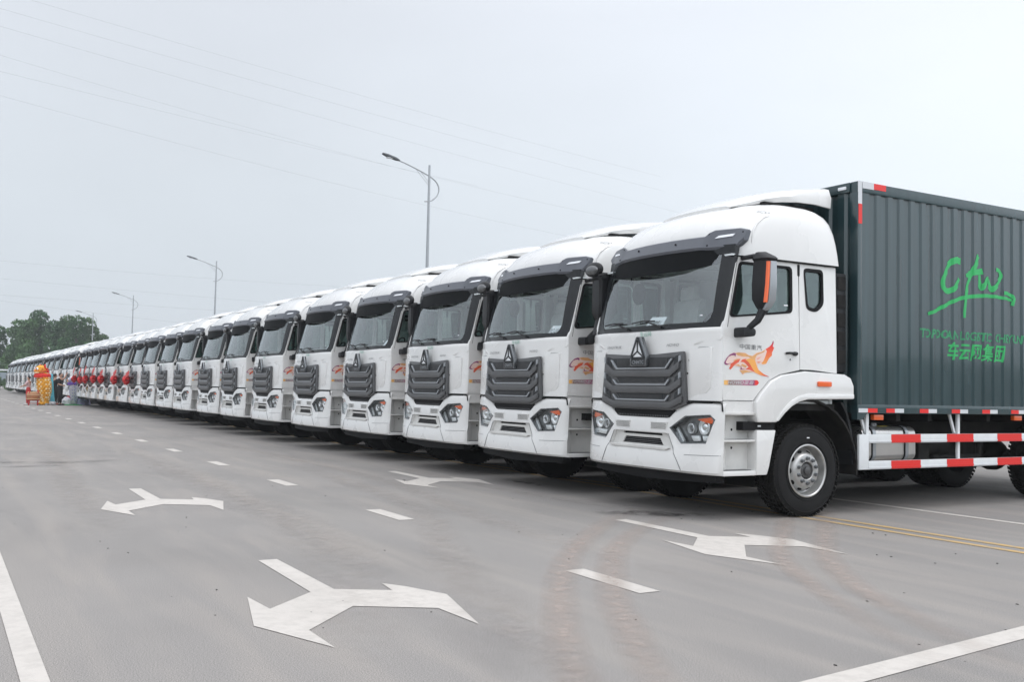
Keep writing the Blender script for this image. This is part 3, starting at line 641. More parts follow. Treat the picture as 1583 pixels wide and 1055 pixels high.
    # --- roof fairing: stacked plan outlines
    def outline(z, fy, hw, ry, rf, rb, bulge=.08):
        P = []; n_ = 8
        for k in range(9): x = -hw+rf+(2*(hw-rf))*k/8; P.append((x, fy+bulge*(abs(x)/max(.01, hw-rf))**2, z))
        yb_ = fy+bulge
        for k in range(1, n_+1): a = -PI/2+PI/2*k/n_; P.append((hw-rf+rf*math.cos(a), yb_+rf*1.0+rf*math.sin(a), z))
        P.append((hw, (yb_+rf+ry-rb)/2, z))
        for k in range(n_+1): a = PI/2*k/n_; P.append((hw-rb+rb*math.cos(a), ry-rb+rb*math.sin(a), z))
        for k in range(n_+1): a = PI/2+PI/2*k/n_; P.append((-hw+rb+rb*math.cos(a), ry-rb+rb*math.sin(a), z))
        P.append((-hw, (yb_+rf+ry-rb)/2, z))
        for k in range(n_): a = PI+PI/2*k/n_; P.append((-hw+rf+rf*math.cos(a), yb_+rf+rf*math.sin(a), z))
        return P
    R_ = MB(); R_.loft([outline(*a) for a in ((2.925,.25,1.205,1.89,.20,.06),(2.93,.245,1.228,1.915,.20,.06),(3.05,.215,1.228,1.90,.24,.07),(3.18,.225,1.218,1.885,.30,.08),(3.30,.28,1.205,1.87,.34,.10),(3.42,.38,1.18,1.84,.38,.12),
        (3.50,.48,1.15,1.80,.40,.15),(3.56,.59,1.10,1.74,.40,.18),(3.60,.70,1.04,1.67,.40,.20),(3.63,.84,.94,1.58,.38,.22),(3.655,1.02,.78,1.46,.3,.2))])
    R_ = R_.obj('roof_fairing', 'white', T, ang=50)
    for s in (-1, 1):
        # embossed side panel on the fairing
        def fx(z): 
            t_ = [(2.93,1.225),(3.05,1.225),(3.18,1.215),(3.30,1.20),(3.42,1.175),(3.5,1.14),(3.56,1.08)]
            for (a, b), (c, d) in zip(t_, t_[1:]):
                if z <= c: return b+(d-b)*(z-a)/(c-a)
            return 1.08
        path = [(.50, 2.97), (.50, 3.10), (.53, 3.22), (.60, 3.32), (.72, 3.40), (.90, 3.45), (1.2, 3.475), (1.5, 3.48)]
        rg = []
        for y, z in path: rg.append((s*(fx(z)-.006), y, z))
        MB().tube(rg, [.004, .009, .012, .013, .012, .011, .009, .004], 8).obj('crease', 'white', R_)
        text_mb('SINOTRUK', .05, lambda u, v: (s*(fx(3.46)+.0), .62-0+u*1, 3.445+v*.9) if s > 0 else (s*(fx(3.46)), .85-u, 3.445+v*.9), width=.22).obj('lettering', 'textg', R_, smooth=False)
        MB().tube([(s*1.222, .24, 2.922), (s*1.222, 1.88, 2.922)], .008, 6).obj('gap_seal', 'seam', R_)
    # --- wind deflector above the roof
    rg = []
    for y, hw, zb, zt, cr in ((.74,.62,3.60,3.625,.02),(.90,.76,3.625,3.685,.03),(1.05,.85,3.65,3.745,.04),(1.25,.91,3.675,3.80,.05),(1.5,.95,3.695,3.85,.06),(1.75,.97,3.695,3.885,.06),(2.0,.99,3.67,3.915,.06)):
        rg.append([(-hw, y, zb), (-hw-.01, y, (zb+zt)/2), (-hw+.03, y, zt-.012), (-hw+.10, y, zt+cr*.2), (-hw*.5, y, zt+cr*.8), (0, y, zt+cr), (hw*.5, y, zt+cr*.8), (hw-.10, y, zt+cr*.2), (hw-.03, y, zt-.012), (hw+.01, y, (zb+zt)/2), (hw, y, zb), (hw-.03, y, zb), (hw-.05, y, zt-.05), (-hw+.05, y, zt-.05), (-hw+.03, y, zb)])
    D_ = MB().loft(rg).obj('wind_deflector', 'white', T, ang=35)
    MB().box(-.9, .9, 1.0, 1.8, 3.60, 3.66).obj('deflector_frame', 'dark', D_)
    # --- cab sides
    arch = [(1.25,1.685),(.93,1.625),(.76,1.55),(.60,1.40),(.53,1.325)]
    win = round_poly([(.175,2.235),(1.13,2.335),(1.14,2.865),(.335,2.865)], .06, 4)
    win2 = round_poly([(1.36,2.39),(1.52,2.365),(1.64,2.46),(1.645,2.865),(1.33,2.865)], .06, 4)
    for s in (-1, 1):
        fn = side_fn(s)
        door = [(.090,1.325),(.090,2.13),(.125,2.20),(.285,2.84),(.33,2.912),(1.245,2.912)]+arch
        dm = MB(); dm.tess(door, [win], fn, .05); dr = dm.obj('door', 'white', T, bevel=0, ang=30)
        qp = [(1.258,2.912),(1.258,1.69),(1.45,1.69),(1.86,1.66),(1.862,2.912)]
        MB().tess(qp, [win2], fn, .05).obj('rear_quarter', 'white', T)
        MB().box(s*1.18 if s > 0 else -1.195, s*1.195 if s > 0 else -1.18, 1.23, 1.27, 1.7, 2.9).obj('door_seal', 'seam', T)
        def ringed(poly, k_out=.0, name='window', par=None):
            cx_ = sum(u for u, v in poly)/len(poly); cz_ = sum(v for u, v in poly)/len(poly)
            inn = []
            for u, v in poly:
                d = Vector((u-cx_, v-cz_)); inn.append((cx_+d.x*(1-.035/max(.01, d.length)), cz_+d.y*(1-.035/max(.01, d.length))))
            out2 = []
            for u, v in poly:
                d = Vector((u-cx_, v-cz_)); out2.append((cx_+d.x*(1+.006/max(.01, d.length)), cz_+d.y*(1+.006/max(.01, d.length))))
            w2 = MB().tess(inn, [], lambda u, v, t: (s*(hx(v)-.018-t), u, v), .004).obj(name, 'glass_s', par, smooth=False)
            MB().tess(out2, [inn], lambda u, v, t: (s*(hx(v)+.005-t), u, v), .03).obj('window_seal', 'seam', w2)
            return w2
        w1 = ringed(win, par=dr); ringed(win2, par=T)
        MB().box(s*1.195-.002, s*1.195+.002, 1.02, 1.08, 2.41, 2.425).obj('glass_label', 'paper', w1)
        h = MB(); h.tube([(s*1.225, 1.03, 1.868), (s*1.258, 1.05, 1.872), (s*1.258, 1.17, 1.872), (s*1.225, 1.19, 1.868)], .014, 8); h = h.obj('handle', 'black', dr)
        MB().ball((s*1.228, 1.17, 1.868), (.018, .045, .026), 12, 8).obj('handle_recess', 'black', h)
        MB().ball((s*1.221, 1.10, 1.80), (.004, .010, .014), 8, 6).obj('keyhole', 'chromed', dr)
        # fender arch
        fe = [(.57,1.085),(.545,1.20),(.545,1.31),(.615,1.40),(.77,1.545),(.935,1.618),(1.3,1.672),(1.95,1.652),(2.06,1.61),(2.11,1.52),(2.115,1.36),(1.34,1.345),(1.20,1.315),(1.08,1.26),(.97,1.18),(.86,1.085)]
        FE = MB().prism([(u, v) for u, v in fe], 'x', s*.86, s*1.262).obj('fender', 'white', T, bevel=.022, seg=3)
        fl = [(1.34,1.352),(1.20,1.322),(1.08,1.268),(.97,1.19),(.875,1.10),(.84,1.10),(.93,1.22),(1.05,1.32),(1.19,1.385),(1.34,1.415),(2.10,1.42),(2.10,1.365)]
        MB().prism(fl, 'x', s*1.25, s*1.275).obj('fender_lip', 'white', FE, bevel=.012)
        MB().prism(rrect(1.49,1.71,1.50,1.56,.015), 'x', s*1.26, s*1.285).obj('side_marker', 'orange', FE, bevel=.008)
        # lower side: recessed step well, treads, panels
        SP = MB().box(min(s*1.06, s*1.10), max(s*1.06, s*1.10), .09, .60, .52, 1.32).obj('step_panel', 'white2', T)
        MB().box(min(s*1.09, s*1.212), max(s*1.09, s*1.212), .10, .565, 1.195, 1.318).obj('sill_panel', 'white', SP)
        for z0, z1 in ((1.165,1.195),(.87,.893)):
            MB().box(min(s*1.09, s*1.232), max(s*1.09, s*1.232), .095, .56, z0, z1).obj('step', 'white2', SP, bevel=.006)
        MB().box(min(s*1.05, s*1.235), max(s*1.05, s*1.235), .095, .60, .50, .555).obj('step', 'white', SP, bevel=.008)
        MB().box(min(s*1.11, s*1.215), max(s*1.11, s*1.215), .13, .52, .555, .562).obj('step_tread', 'grille', SP)
        MB().box(min(s*1.11, s*1.20), max(s*1.11, s*1.20), .13, .52, .893, .897).obj('step_tread', 'lampd', SP)
        for zz in (1.0, .80): MB().ball((s*1.101, .33, zz), (.004, .014, .016), 10, 6).obj('bolt_hole', 'seam', SP)
        MB().prism([(.57,.502),(.73,.502),(.765,.60),(.86,1.0),(.57,1.0)], 'x', s*1.05, s*1.245).obj('lower_panel', 'white', T, bevel=.014)
        MB().box(min(s*1.0, s*1.21), max(s*1.0, s*1.21), .40, .87, .995, 1.09).obj('step_bracket', 'seam', T)
        MB().box(min(s*1.209, s*1.213), max(s*1.209, s*1.213), .615, .66, 1.035, 1.052).obj('sticker', 'wref', T)
        # inner arch, mudguard, rear side panel
        mb = MB(); pr = [(1.40+.80*math.cos(a), .53+.80*math.sin(a)) for a in [math.radians(q_) for q_ in range(-5, 150, 12)]]
        mb.loft([[(s*1.22, y, z), (s*.75, y, z), (s*.75, 1.40+(y-1.40)*1.03, .53+(z-.53)*1.03), (s*1.22, 1.40+(y-1.40)*1.03, .53+(z-.53)*1.03)] for y, z in pr]); mb.obj('wheel_arch', 'dark', T)
        mb = MB(); mb.loft([[(s*1.18, y, z), (s*.85, y, z), (s*.85, y+.035, z), (s*1.18, y+.035, z)] for y, z in ((1.97,1.32),(2.07,1.18),(2.13,1.0),(2.165,.8),(2.17,.58))]); mb.obj('mudguard', 'black', T)
        MB().prism([(1.90,1.68),(2.08,1.68),(2.07,2.86),(1.90,2.86)], 'x', s*.75, s*1.17).obj('rear_duct', 'black', T, bevel=.02)
        mb = MB()
        for k in range(5): mb.box(min(s*1.165, s*1.18), max(s*1.165, s*1.18), 1.925, 2.055, 1.78+k*.22, 1.94+k*.22)
        mb.obj('duct_louvre', 'dark', T)
        # --- mirror
        mx0, my0, dk = (1.34, .37, 1.0) if s > 0 else (1.17, .13, 1.75)
        MA = MB().tube([(s*1.20, my0, 2.90), (s*(mx0+.02), my0+.02, 2.91), (s*(mx0+.08), my0+.05, 2.90)], [.026, .026, .032], 8).obj('mirror', 'black', T); MB().tube([(s*(mx0+.11), my0+.07, 2.31), (s*(mx0+.09), my0+.02, 2.20), (s*(mx0+.02), my0-.05, 2.11)], [.05, .042, .032], 8).obj('lower_arm', 'black', MA)
        hs = []
        for z, x0, x1, y0, y1 in ((2.955,.03,.11,.05,.12),(2.945,.02,.12,.02,.14),(2.90,.01,.20,.0,.17),(2.875,.0,.225,-.01,.18),(2.85,.0,.20,.01,.17),(2.6,-.015,.20,.0,.16),(2.43,-.01,.195,.0,.15),(2.36,.02,.17,.02,.14),(2.28,.06,.14,.05,.11)):
            hs.append([(s*(mx0+x0), my0+y0+.03, z), (s*(mx0+x0+.03), my0+y0, z), (s*(mx0+x1-.05), my0+y0+.01, z), (s*(mx0+x1*(1 if s > 0 else 1.25)), my0+y0+.05, z), (s*(mx0+x1*(1 if s > 0 else 1.25)), my0+y1*dk, z), (s*(mx0+x0), my0+y1*dk, z)])
        MB().loft(hs).obj('mirror_housing', 'black', MA, ang=40)
        cv = []
        for z, x1, y0, y1 in ((2.845,.205,.085,.17),(2.6,.205,.075,.175),(2.42,.20,.06,.165),(2.34,.17,.055,.13),(2.29,.12,.05,.10)): cv.append([(s*(mx0+x1+.010), my0+y0, z), (s*(mx0+x1+.014), my0+y1, z), (s*(mx0+x1-.03), my0+y1, z), (s*(mx0+x1-.03), my0+y0, z)])
        if s > 0: MB().loft(cv).obj('mirror_cover', 'grille_l', MA, bevel=.004)
        cv = []
        for z, x1, y0 in ((2.84,.195,.060),(2.6,.196,.045),(2.39,.190,.025)): cv.append([(s*(mx0+x1-.01), my0+y0-.012, z), (s*(mx0+x1+.012), my0+y0-.004, z), (s*(mx0+x1+.016), my0+y0+.022, z), (s*(mx0+x1-.03), my0+y0+.022, z)])
        if s > 0: MB().loft(cv).obj('mirror_stripe', 'orange', MA)
        MB().box(s*(mx0+.02) if s > 0 else -(mx0+.18), s*(mx0+.18) if s > 0 else -(mx0+.02), my0+.165*dk, my0+.165*dk+.015, 2.42, 2.82).obj('mirror_glass', 'chromed', MA)
        kb = MB().prism(round_poly([(my0-.13,2.01),(my0+.03,2.03),(my0+.04,2.10),(my0-.03,2.13),(my0-.13,2.12)], .03, 3), 'x', s*1.21, s*(mx0+.05)).obj('mirror_bracket', 'black', MA, bevel=.015)
        if s < 0:
            mb = MB(); mb.tube([(-1.17, .26, 2.93), (-1.30, .20, 2.95)], .014, 6); mb.tube([(-1.17, .22, 2.86), (-1.25, .22, 2.86)], .01, 6); mb.ball((-1.33, .15, 2.995), (.185, .07, .10), 20, 12); mb.obj('side_view_mirror', 'black', MA)
            MB().ball((-1.32, .105, 2.985), (.135, .04, .065), 16, 8).obj('mirror_glass', 'lampd', MA)
        # --- door graphics
        PAL = gm
        dd = [0]
        def dec(poly, key, lift=1):
            dd[0] += 1; off = .0012+.0004*dd[0]
            pr_ = [(y+.02, z) for y, z in poly]
            return MB().tess(pr_, [], lambda u, v, t: (s*(hx(v)+off-t), u, v), .0009)
        DG = None
        for nm, poly, key in DECAL:
            ob = dec(poly, key).obj('graphic' if DG is None else 'flame_shape', PAL[key], dr if DG is None else DG, smooth=False)
            if DG is None: DG = ob
        lx = (lambda u, v: (1.2225, .32+u, 1.898+v-.02*u)) if s > 0 else (lambda u, v: (-1.2225, .66-u, 1.898+v))
        text_mb('中国重汽', .062, lx, width=.33).obj('lettering', 'textg', DG, smooth=False)
        st = round_poly([(.105,1.492),(.54,1.492),(.595,1.498),(.62,1.525),(.595,1.553),(.54,1.553),(.105,1.543)], .01, 3)
        sp_ = MB().tess(st, [], lambda u, v, t: (s*(hx(v)+.002-t), u, v), .001).obj('name_strip', gm['strip'], dr, smooth=False)
        lx = (lambda u, v: (1.2255, .15+u, 1.503+v)) if s > 0 else (lambda u, v: (-1.2255, .53-u, 1.503+v))
        text_mb('HOWO豪瀚', .05, lx, width=.38, shear=.3).obj('lettering', 'wref', sp_, smooth=False)
    # --- cab inside
    IN = MB(); IN.box(-1.15, 1.15, 1.80, 1.86, 1.3, 2.93); IN.box(-1.15, 1.15, .12, 1.82, 1.3, 1.34); IN.box(-1.17, 1.17, .25, 1.86, 2.93, 2.95); IN = IN.obj('cab_interior', 'lining', T)
    MB().prism([(.08,1.9),(.08,2.13),(.30,2.16),(.42,2.10),(.42,1.9)], 'x', -1.12, 1.12).obj('dashboard', 'dash', IN, bevel=.02)
    for s in (-1, 1):
        st = MB(); st.prism(round_poly([(1.05,1.9),(1.12,2.55),(1.18,2.62),(1.26,2.60),(1.24,1.9)], .05, 3), 'x', s*.62-.24, s*.62+.24); st.prism(round_poly([(1.12,2.60),(1.14,2.78),(1.22,2.79),(1.24,2.60)], .04, 3), 'x', s*.62-.13, s*.62+.13); st.box(s*.62-.25, s*.62+.25, .7, 1.2, 1.8, 1.92); st.obj('seat', 'cream', IN, bevel=.02)
        mb = MB(); mb.box(s*1.12-.03, s*1.12+.03, 1.15, 1.23, 1.9, 2.93); mb.box(s*1.12-.03, s*1.12+.03, .66, .73, 1.9, 2.93); mb.box(s*1.12-.03, s*1.12+.03, 1.34, 1.38, 1.9, 2.93); mb.obj('pillar_trim', 'cream', IN)
    mb = MB(); mb.box(-.62, -.50, 1.72, 1.79, 2.1, 2.8); mb.box(.02, .10, 1.72, 1.79, 2.1, 2.75); mb.box(.0, .24, 1.70, 1.79, 2.62, 2.78); mb.obj('curtain', 'cream', IN, bevel=.01)
    cs = []
    for k in range(25): a = 2*PI*k/24; cs.append((.62+.21*math.cos(a), .50+.08*math.sin(a), 2.20+.17*math.sin(a)))
    mb = MB(); mb.tube(cs, .014, 6); mb.tube([(.62, .50, 2.20), (.62, .36, 2.05)], .03, 8); mb.tube([(.42, .5, 2.2), (.82, .5, 2.2)], .014, 6); mb.obj('steering_wheel', 'black', IN)
    # --- chassis
    CH = MB()
    for s in (-1, 1): CH.box(min(s*.38, s*.46), max(s*.38, s*.46), .15, BXL-.1, .80, 1.06)
    for y in (.3, 1.4, 2.4, 3.6, 4.8, 6.0, 7.4, 9.3): CH.box(-.4, .4, y, y+.1, .82, 1.02)
    CH.box(-.45, .45, .5, 1.9, .62, 1.25); CH.box(-1.15, 1.15, .15, 1.9, 1.22, 1.30)
    CH.tube([(-1.0, 1.40, .53), (1.0, 1.40, .53)], .07, 10); CH.tube([(-1.0, 6.62, .53), (1.0, 6.62, .53)], .09, 10); CH.ball((0, 6.62, .56), .24, 16, 10)
    CH.tube([(0, 2.0, .85), (0, 6.4, .6)], .05, 8); CH.box(-1.12, -.5, 2.4, 3.4, .40, 1.0); CH.box(-1.10, -.5, 3.6, 5.5, .38, .95)
    CH.box(-1.13, -1.05, 2.4, 5.8, .30, 1.1); CH.box(-.35, .35, 2.2, 5.9, .42, .80)  # far-side and centre boxes added to deepen the dark under the body
    for y in [2.4+.6*k for k in range(12)]: CH.box(-1.15, 1.15, y, y+.07, 1.10, 1.20)
    CH.tube([(.7, 3.7, .75), (.7, 4.5, .75)], .12, 12); CH.box(.55, 1.05, 3.55, 3.75, .62, .95)
    CH.tube([(.9, 4.0, .62), (.95, 4.9, .62), (.9, 5.0, .9)], .04, 8)
    CH.obj('chassis', 'dark', T)
    for s in (-1, 1): make_wheel(T, s*1.05, 1.40, s); make_wheel(T, s*1.07, 6.62, s, True)
    # --- fuel tank behind the guard
    tk = rrect(.62-0, 1.12, .60, 1.03, .10, 5)
    FT = MB().prism(tk, 'y', 2.42, 3.40).obj('fuel_tank', 'tank', T, bevel=.008)
    for y in (2.60, 3.20): MB().prism(rrect(.61, 1.13, .59, 1.04, .105, 5), 'y', y, y+.055).obj('tank_strap', 'grille_l', FT)
    for y in (2.595, 3.195): MB().prism(rrect(.612, 1.128, .592, 1.038, .105, 5), 'y', y-.012, y).obj('strap_rubber', 'seam', FT)
    MB().lathe([(.055, 0), (.055, .05), (.04, .06)], (.95, 2.80, 1.02), 'z', 16).obj('filler_cap', 'chromed', FT)
    MB().box(.90, 1.02, 2.86, 2.99, 1.031, 1.034).obj('sticker', gm['yel'], FT)
    # --- cargo box
    BX = MB(); 
    ys = [2.17, 2.24]+corr_breaks()+[BXL-.07, BXL]
    for s in (-1, 1):
        pts = [(s*(1.25-(corr(y) if 2.29 < y < BXL-.08 else 0)), y) for y in ys]
        BX.loft([[(x, y, 1.30), (x, y, 3.86), (s*1.15, y, 3.86), (s*1.15, y, 1.30)] for x, y in pts])
    ft = []
    x = -1.18; k = 0
    fp = [(-1.2, 2.17)]
    while x < 1.12:
        for dx, dy in ((0,0),(.07,0),(.10,.03),(.18,.03),(.21,0)): fp.append((x+dx, 2.17+dy))
        x += .24
    fp.append((1.2, 2.17))
    BX.loft([[(x_, y_, 1.2), (x_, y_, 3.87), (x_, 2.24, 3.87), (x_, 2.24, 1.2)] for x_, y_ in fp])
    BX.box(-1.2, 1.2, BXL-.05, BXL-.002, 1.2, 3.85); BX.box(-1.2, 1.2, 2.25, BXL-.06, 3.86, 3.93); BX.box(-1.15, 1.15, 2.25, BXL-.06, 1.21, 1.26)
    BX = BX.obj('cargo_box', 'green', T, ang=20)
    MB().box(-1.148, 1.148, 2.150, 2.24, 3.865, 3.982).obj('front_header', 'green', BX, bevel=.006)
    for s in (-1, 1):
        MB().box(min(s*.98, s*1.10), max(s*.98, s*1.10), 2.135, 2.152, 3.90, 3.94).obj('marker_lamp', 'paper', BX, bevel=.006)
        r_ = MB(); r_.box(min(s*1.15, s*1.262), max(s*1.15, s*1.262), 2.168, BXL, 3.855, 3.985); r_.obj('top_rail', 'green', BX, bevel=.006)
        r_ = MB(); r_.box(min(s*1.15, s*1.262), max(s*1.15, s*1.262), 2.168, BXL, 1.195, 1.302); r_.obj('bottom_rail', 'green', BX, bevel=.004)
        MB().prism([(2.168,1.12),(2.168,1.196),(2.34,1.196),(2.26,1.12)], 'x', s*1.17, s*1.26).obj('corner_foot', 'green', BX)
        MB().box(min(s*1.15, s*1.266), max(s*1.15, s*1.266), 2.160, 2.236, 1.302, 3.856).obj('corner_post', 'green', BX, bevel=.006)
        MB().box(min(s*1.262, s*1.267), max(s*1.262, s*1.267), 2.164, 2.232, 3.71, 3.987).obj('corner_plate', 'wref', BX)
        MB().box(min(s*1.262, s*1.2675), max(s*1.262, s*1.2675), 2.24, 2.44, 3.905, 3.987).obj('corner_plate', 'wref', BX)
        MB().box(min(s*1.266, s*1.270), max(s*1.266, s*1.270), 2.17, 2.23, 3.47, 3.71).obj('reflector', 'red', BX)
        MB().box(min(s*1.262, s*1.2665), max(s*1.262, s*1.2665), 2.44, 2.66, 3.91, 3.984).obj('reflector', 'red', BX)
        segs = [(2.186,2.345,'wref'),(2.345,2.515,'red'),(2.676,2.829,'red'),(2.829,2.995,'wref')]
        y = 3.296
        while y < BXL-.4: segs += [(y, y+.165, 'red'), (y+.165, y+.325, 'wref')]; y += .622
        for y0, y1, mt in segs: MB().box(min(s*1.262, s*1.265), max(s*1.262, s*1.265), y0, y1, 1.206, 1.256).obj('reflector', mt, BX)
        for y0 in (2.505, 5.29, 8.0): MB().box(min(s*1.17, s*1.225), max(s*1.17, s*1.225), y0, y0+.17, 1.115, 1.18).obj('side_marker', 'orange', BX, bevel=.008)
        # side guard
        SG = MB(); SG.box(min(s*1.20, s*1.235), max(s*1.20, s*1.235), 2.235, 2.40, .523, .943); SG = SG.obj('side_guard', 'whp', T, bevel=.004)
        for z0, z1 in ((.838,.943),(.523,.624)):
            o_ = MB(); o_.box(min(s*1.205, s*1.235), max(s*1.205, s*1.235), 2.40, 5.90, z0, z1); o_.box(min(s*1.235, s*1.242), max(s*1.235, s*1.242), 2.40, 5.90, z0+.012, z0+.03); o_ = o_.obj('guard_rail', 'whp', SG, bevel=.003)
            for y0, y1 in ((2.80,3.345),(3.857,4.391),(4.90,5.43)): 
                r_ = MB(); r_.box(min(s*1.235, s*1.2385), max(s*1.235, s*1.2385), y0, y1, z0+.001, z1-.001); r_.box(min(s*1.2385, s*1.2445), max(s*1.2385, s*1.2445), y0, y1, z0+.010, z0+.032); r_.obj('red_stripe', 'redp', o_)
        for y0 in (2.388, 4.115, 5.80): MB().box(min(s*1.175, s*1.205), max(s*1.175, s*1.205), y0, y0+.045, .56, 1.20).obj('guard_post', 'whp', SG)
        for y0 in (2.29, 3.97): 
            mb = MB(); mb.prism([(y0, 1.20), (y0+.035, 1.20), (y0+.135, .95), (y0+.10, .95)], 'x', s*1.16, s*1.185); mb.obj('guard_strut', 'whp', SG)
    return T

DECAL = [
 ('base', [(.085,1.73),(.12,1.79),(.17,1.832),(.23,1.852),(.30,1.856),(.39,1.853),(.45,1.83),(.50,1.822),(.55,1.86),(.63,1.875),(.70,1.906),(.76,1.935),(.80,1.93),(.81,1.89),(.79,1.83),(.75,1.80),(.72,1.755),(.70,1.733),(.65,1.725),(.585,1.735),(.575,1.705),(.60,1.665),(.66,1.63),(.74,1.598),(.62,1.606),(.54,1.63),(.44,1.652),(.36,1.605),(.30,1.655),(.32,1.69),(.25,1.695),(.22,1.705),(.19,1.66),(.15,1.665),(.17,1.70),(.12,1.705)], 'peach'),
 ('wing', [(0.695, 1.903), (0.754, 1.933), (0.791, 1.965), (0.812, 2.006), (0.819, 1.979), (0.804, 1.938), (0.826, 1.926), (0.805, 1.885), (0.792, 1.872), (0.793, 1.835), (0.755, 1.809), (0.722, 1.765), (0.705, 1.74), (0.655, 1.732), (0.63, 1.744), (0.663, 1.769), (0.688, 1.813), (0.704, 1.851), (0.716, 1.882)], 'wing'),
 ('back', [(0.244, 1.84), (0.292, 1.851), (0.39, 1.848), (0.439, 1.826), (0.496, 1.819), (0.537, 1.839), (0.562, 1.855), (0.628, 1.869), (0.695, 1.9), (0.67, 1.868), (0.612, 1.85), (0.562, 1.83), (0.542, 1.796), (0.538, 1.771), (0.497, 1.782), (0.439, 1.808), (0.357, 1.808), (0.284, 1.817)], 'tan'),
 ('body', [(0.399, 1.779), (0.464, 1.793), (0.538, 1.771), (0.564, 1.711), (0.589, 1.669), (0.631, 1.646), (0.673, 1.622), (0.757, 1.594), (0.673, 1.601), (0.606, 1.614), (0.54, 1.637), (0.498, 1.672), (0.456, 1.732)], 'amber'),
 ('neck', [(0.318, 1.749), (0.35, 1.777), (0.423, 1.792), (0.39, 1.779), (0.44, 1.75), (0.473, 1.714), (0.515, 1.661), (0.536, 1.64), (0.457, 1.665), (0.392, 1.669), (0.44, 1.695), (0.391, 1.736), (0.366, 1.748)], 'verm'),
 ('face', [(0.201, 1.736), (0.245, 1.762), (0.317, 1.782), (0.293, 1.745), (0.237, 1.716), (0.206, 1.688), (0.174, 1.66), (0.154, 1.675), (0.173, 1.699), (0.173, 1.723)], 'verm'),
 ('brow', [(0.081, 1.732), (0.113, 1.781), (0.164, 1.825), (0.22, 1.845), (0.252, 1.84), (0.244, 1.804), (0.228, 1.821), (0.188, 1.817), (0.148, 1.801), (0.121, 1.77), (0.101, 1.733), (0.133, 1.722), (0.189, 1.736), (0.125, 1.71), (0.098, 1.712)], 'purp'),
 ('cheek', [(0.213, 1.761), (0.261, 1.78), (0.317, 1.788), (0.285, 1.775), (0.229, 1.755)], 'tan'),
 ('leg', [(0.311, 1.655), (0.392, 1.66), (0.507, 1.642), (0.425, 1.637), (0.376, 1.63), (0.352, 1.614)], 'tan'),
 ('claw', [(0.326, 1.704), (0.339, 1.674), (0.408, 1.67), (0.319, 1.664)], 'purp'),
 ('chest', [(0.237, 1.713), (0.294, 1.721), (0.318, 1.698), (0.342, 1.729), (0.416, 1.707), (0.391, 1.688), (0.334, 1.71), (0.31, 1.7)], 'tan'),
 ('feather', [(0.555, 1.79), (0.637, 1.824), (0.579, 1.785)], 'pink'),
 ('feather', [(0.563, 1.76), (0.63, 1.765), (0.588, 1.742)], 'pink'),
]
gm = dict(
    wing=gradient_mat('wing_print', [(0, (.85, .38, .10)), (.35, (.85, .20, .06)), (.75, (.80, .05, .04)), (1, (.35, .03, .12))], 2, 1.73, 2.0),
    tan=mat('tan_print', (.80, .42, .17), .4, noise_amt=.2), amber=gradient_mat('amber_print', [(0, (.85, .45, .10)), (.5, (.88, .38, .09)), (.8, (.8, .14, .05)), (1, (.5, .04, .1))], 1, .40, .78),
    verm=mat('vermilion_print', (.80, .12, .06), .4, noise_amt=.2), purp=mat('plum_print', (.30, .06, .20), .4, noise_amt=.3), peach=mat('peach_print', (.82, .62, .55), .4), pink=mat('pink_print', (.85, .35, .25), .4),
    strip=gradient_mat('strip_print', [(0, (.85, .50, .14)), (.08, (.8, .42, .14)), (.14, (.25, .16, .14)), (.45, (.38, .26, .28)), (.6, (.5, .13, .25)), (.85, (.30, .08, .18)), (.90, (.75, .04, .03)), (1, (.75, .03, .03))], 1, .11, .62),
    yel=mat('yellow_sticker', (.75, .62, .10), .5))

XS, YF = -8.0938, 7.3134
T1 = make_truck()
TRUCK_GROUP = 'white cab box trucks parked side by side in one long row'
def place(o, dx, dy=0, rz=0): o.location = (XS-1.25+dx, YF+dy, 0); o.rotation_euler = (0, 0, rz)
place(T1, 0)
front_x = [0, -2.99, -5.96, -9.05, -12.08, -15.45, -18.72, -21.86, -25.3, -28.7, -32.0, -35.15, -38.4, -41.5, -44.5, -47.3, -50.0, -52.6]
ordn = ['nearest', 'second', 'third', 'fourth', 'fifth', 'sixth', 'seventh', 'eighth', 'ninth', 'tenth', 'eleventh', 'twelfth', 'thirteenth', 'fourteenth', 'fifteenth', 'sixteenth', 'seventeenth', 'eighteenth']
trucks = [T1]
tag(T1, 'nearest white cab truck, its dark green corrugated box side with green lettering in full view', 'truck', TRUCK_GROUP)
for i, dx in enumerate(front_x[1:], 1):
    t = copy_tree(T1); place(t, dx, random.uniform(-.08, .08), random.uniform(-.007, .007)); trucks.append(t)
    if i == 1: lb = 'white cab truck directly left of the nearest one, white number sheet in its windscreen corner'
    elif i < 11: lb = 'white cab truck standing %s from the right in the long row, bare grille' % ordn[i]
    else: lb = 'white cab truck %s from the right in the row, red silk bow on its grille' % ordn[i]
    tag(t, lb, 'truck', TRUCK_GROUP)
ordb = ordn[:]; ordb[0] = 'first'
for i in range(15):
    t = copy_tree(T1); place(t, -57.3-i*4.35, random.uniform(-.1, .1), random.uniform(-.01, .01))
    tag(t, 'small distant white truck, %s beyond the gap in the row, behind the lion dancers' % ordb[i] if i < 6 else 'small distant white truck, %s beyond the gap, towards the trees' % ordb[i], 'truck', TRUCK_GROUP); trucks.append(t)

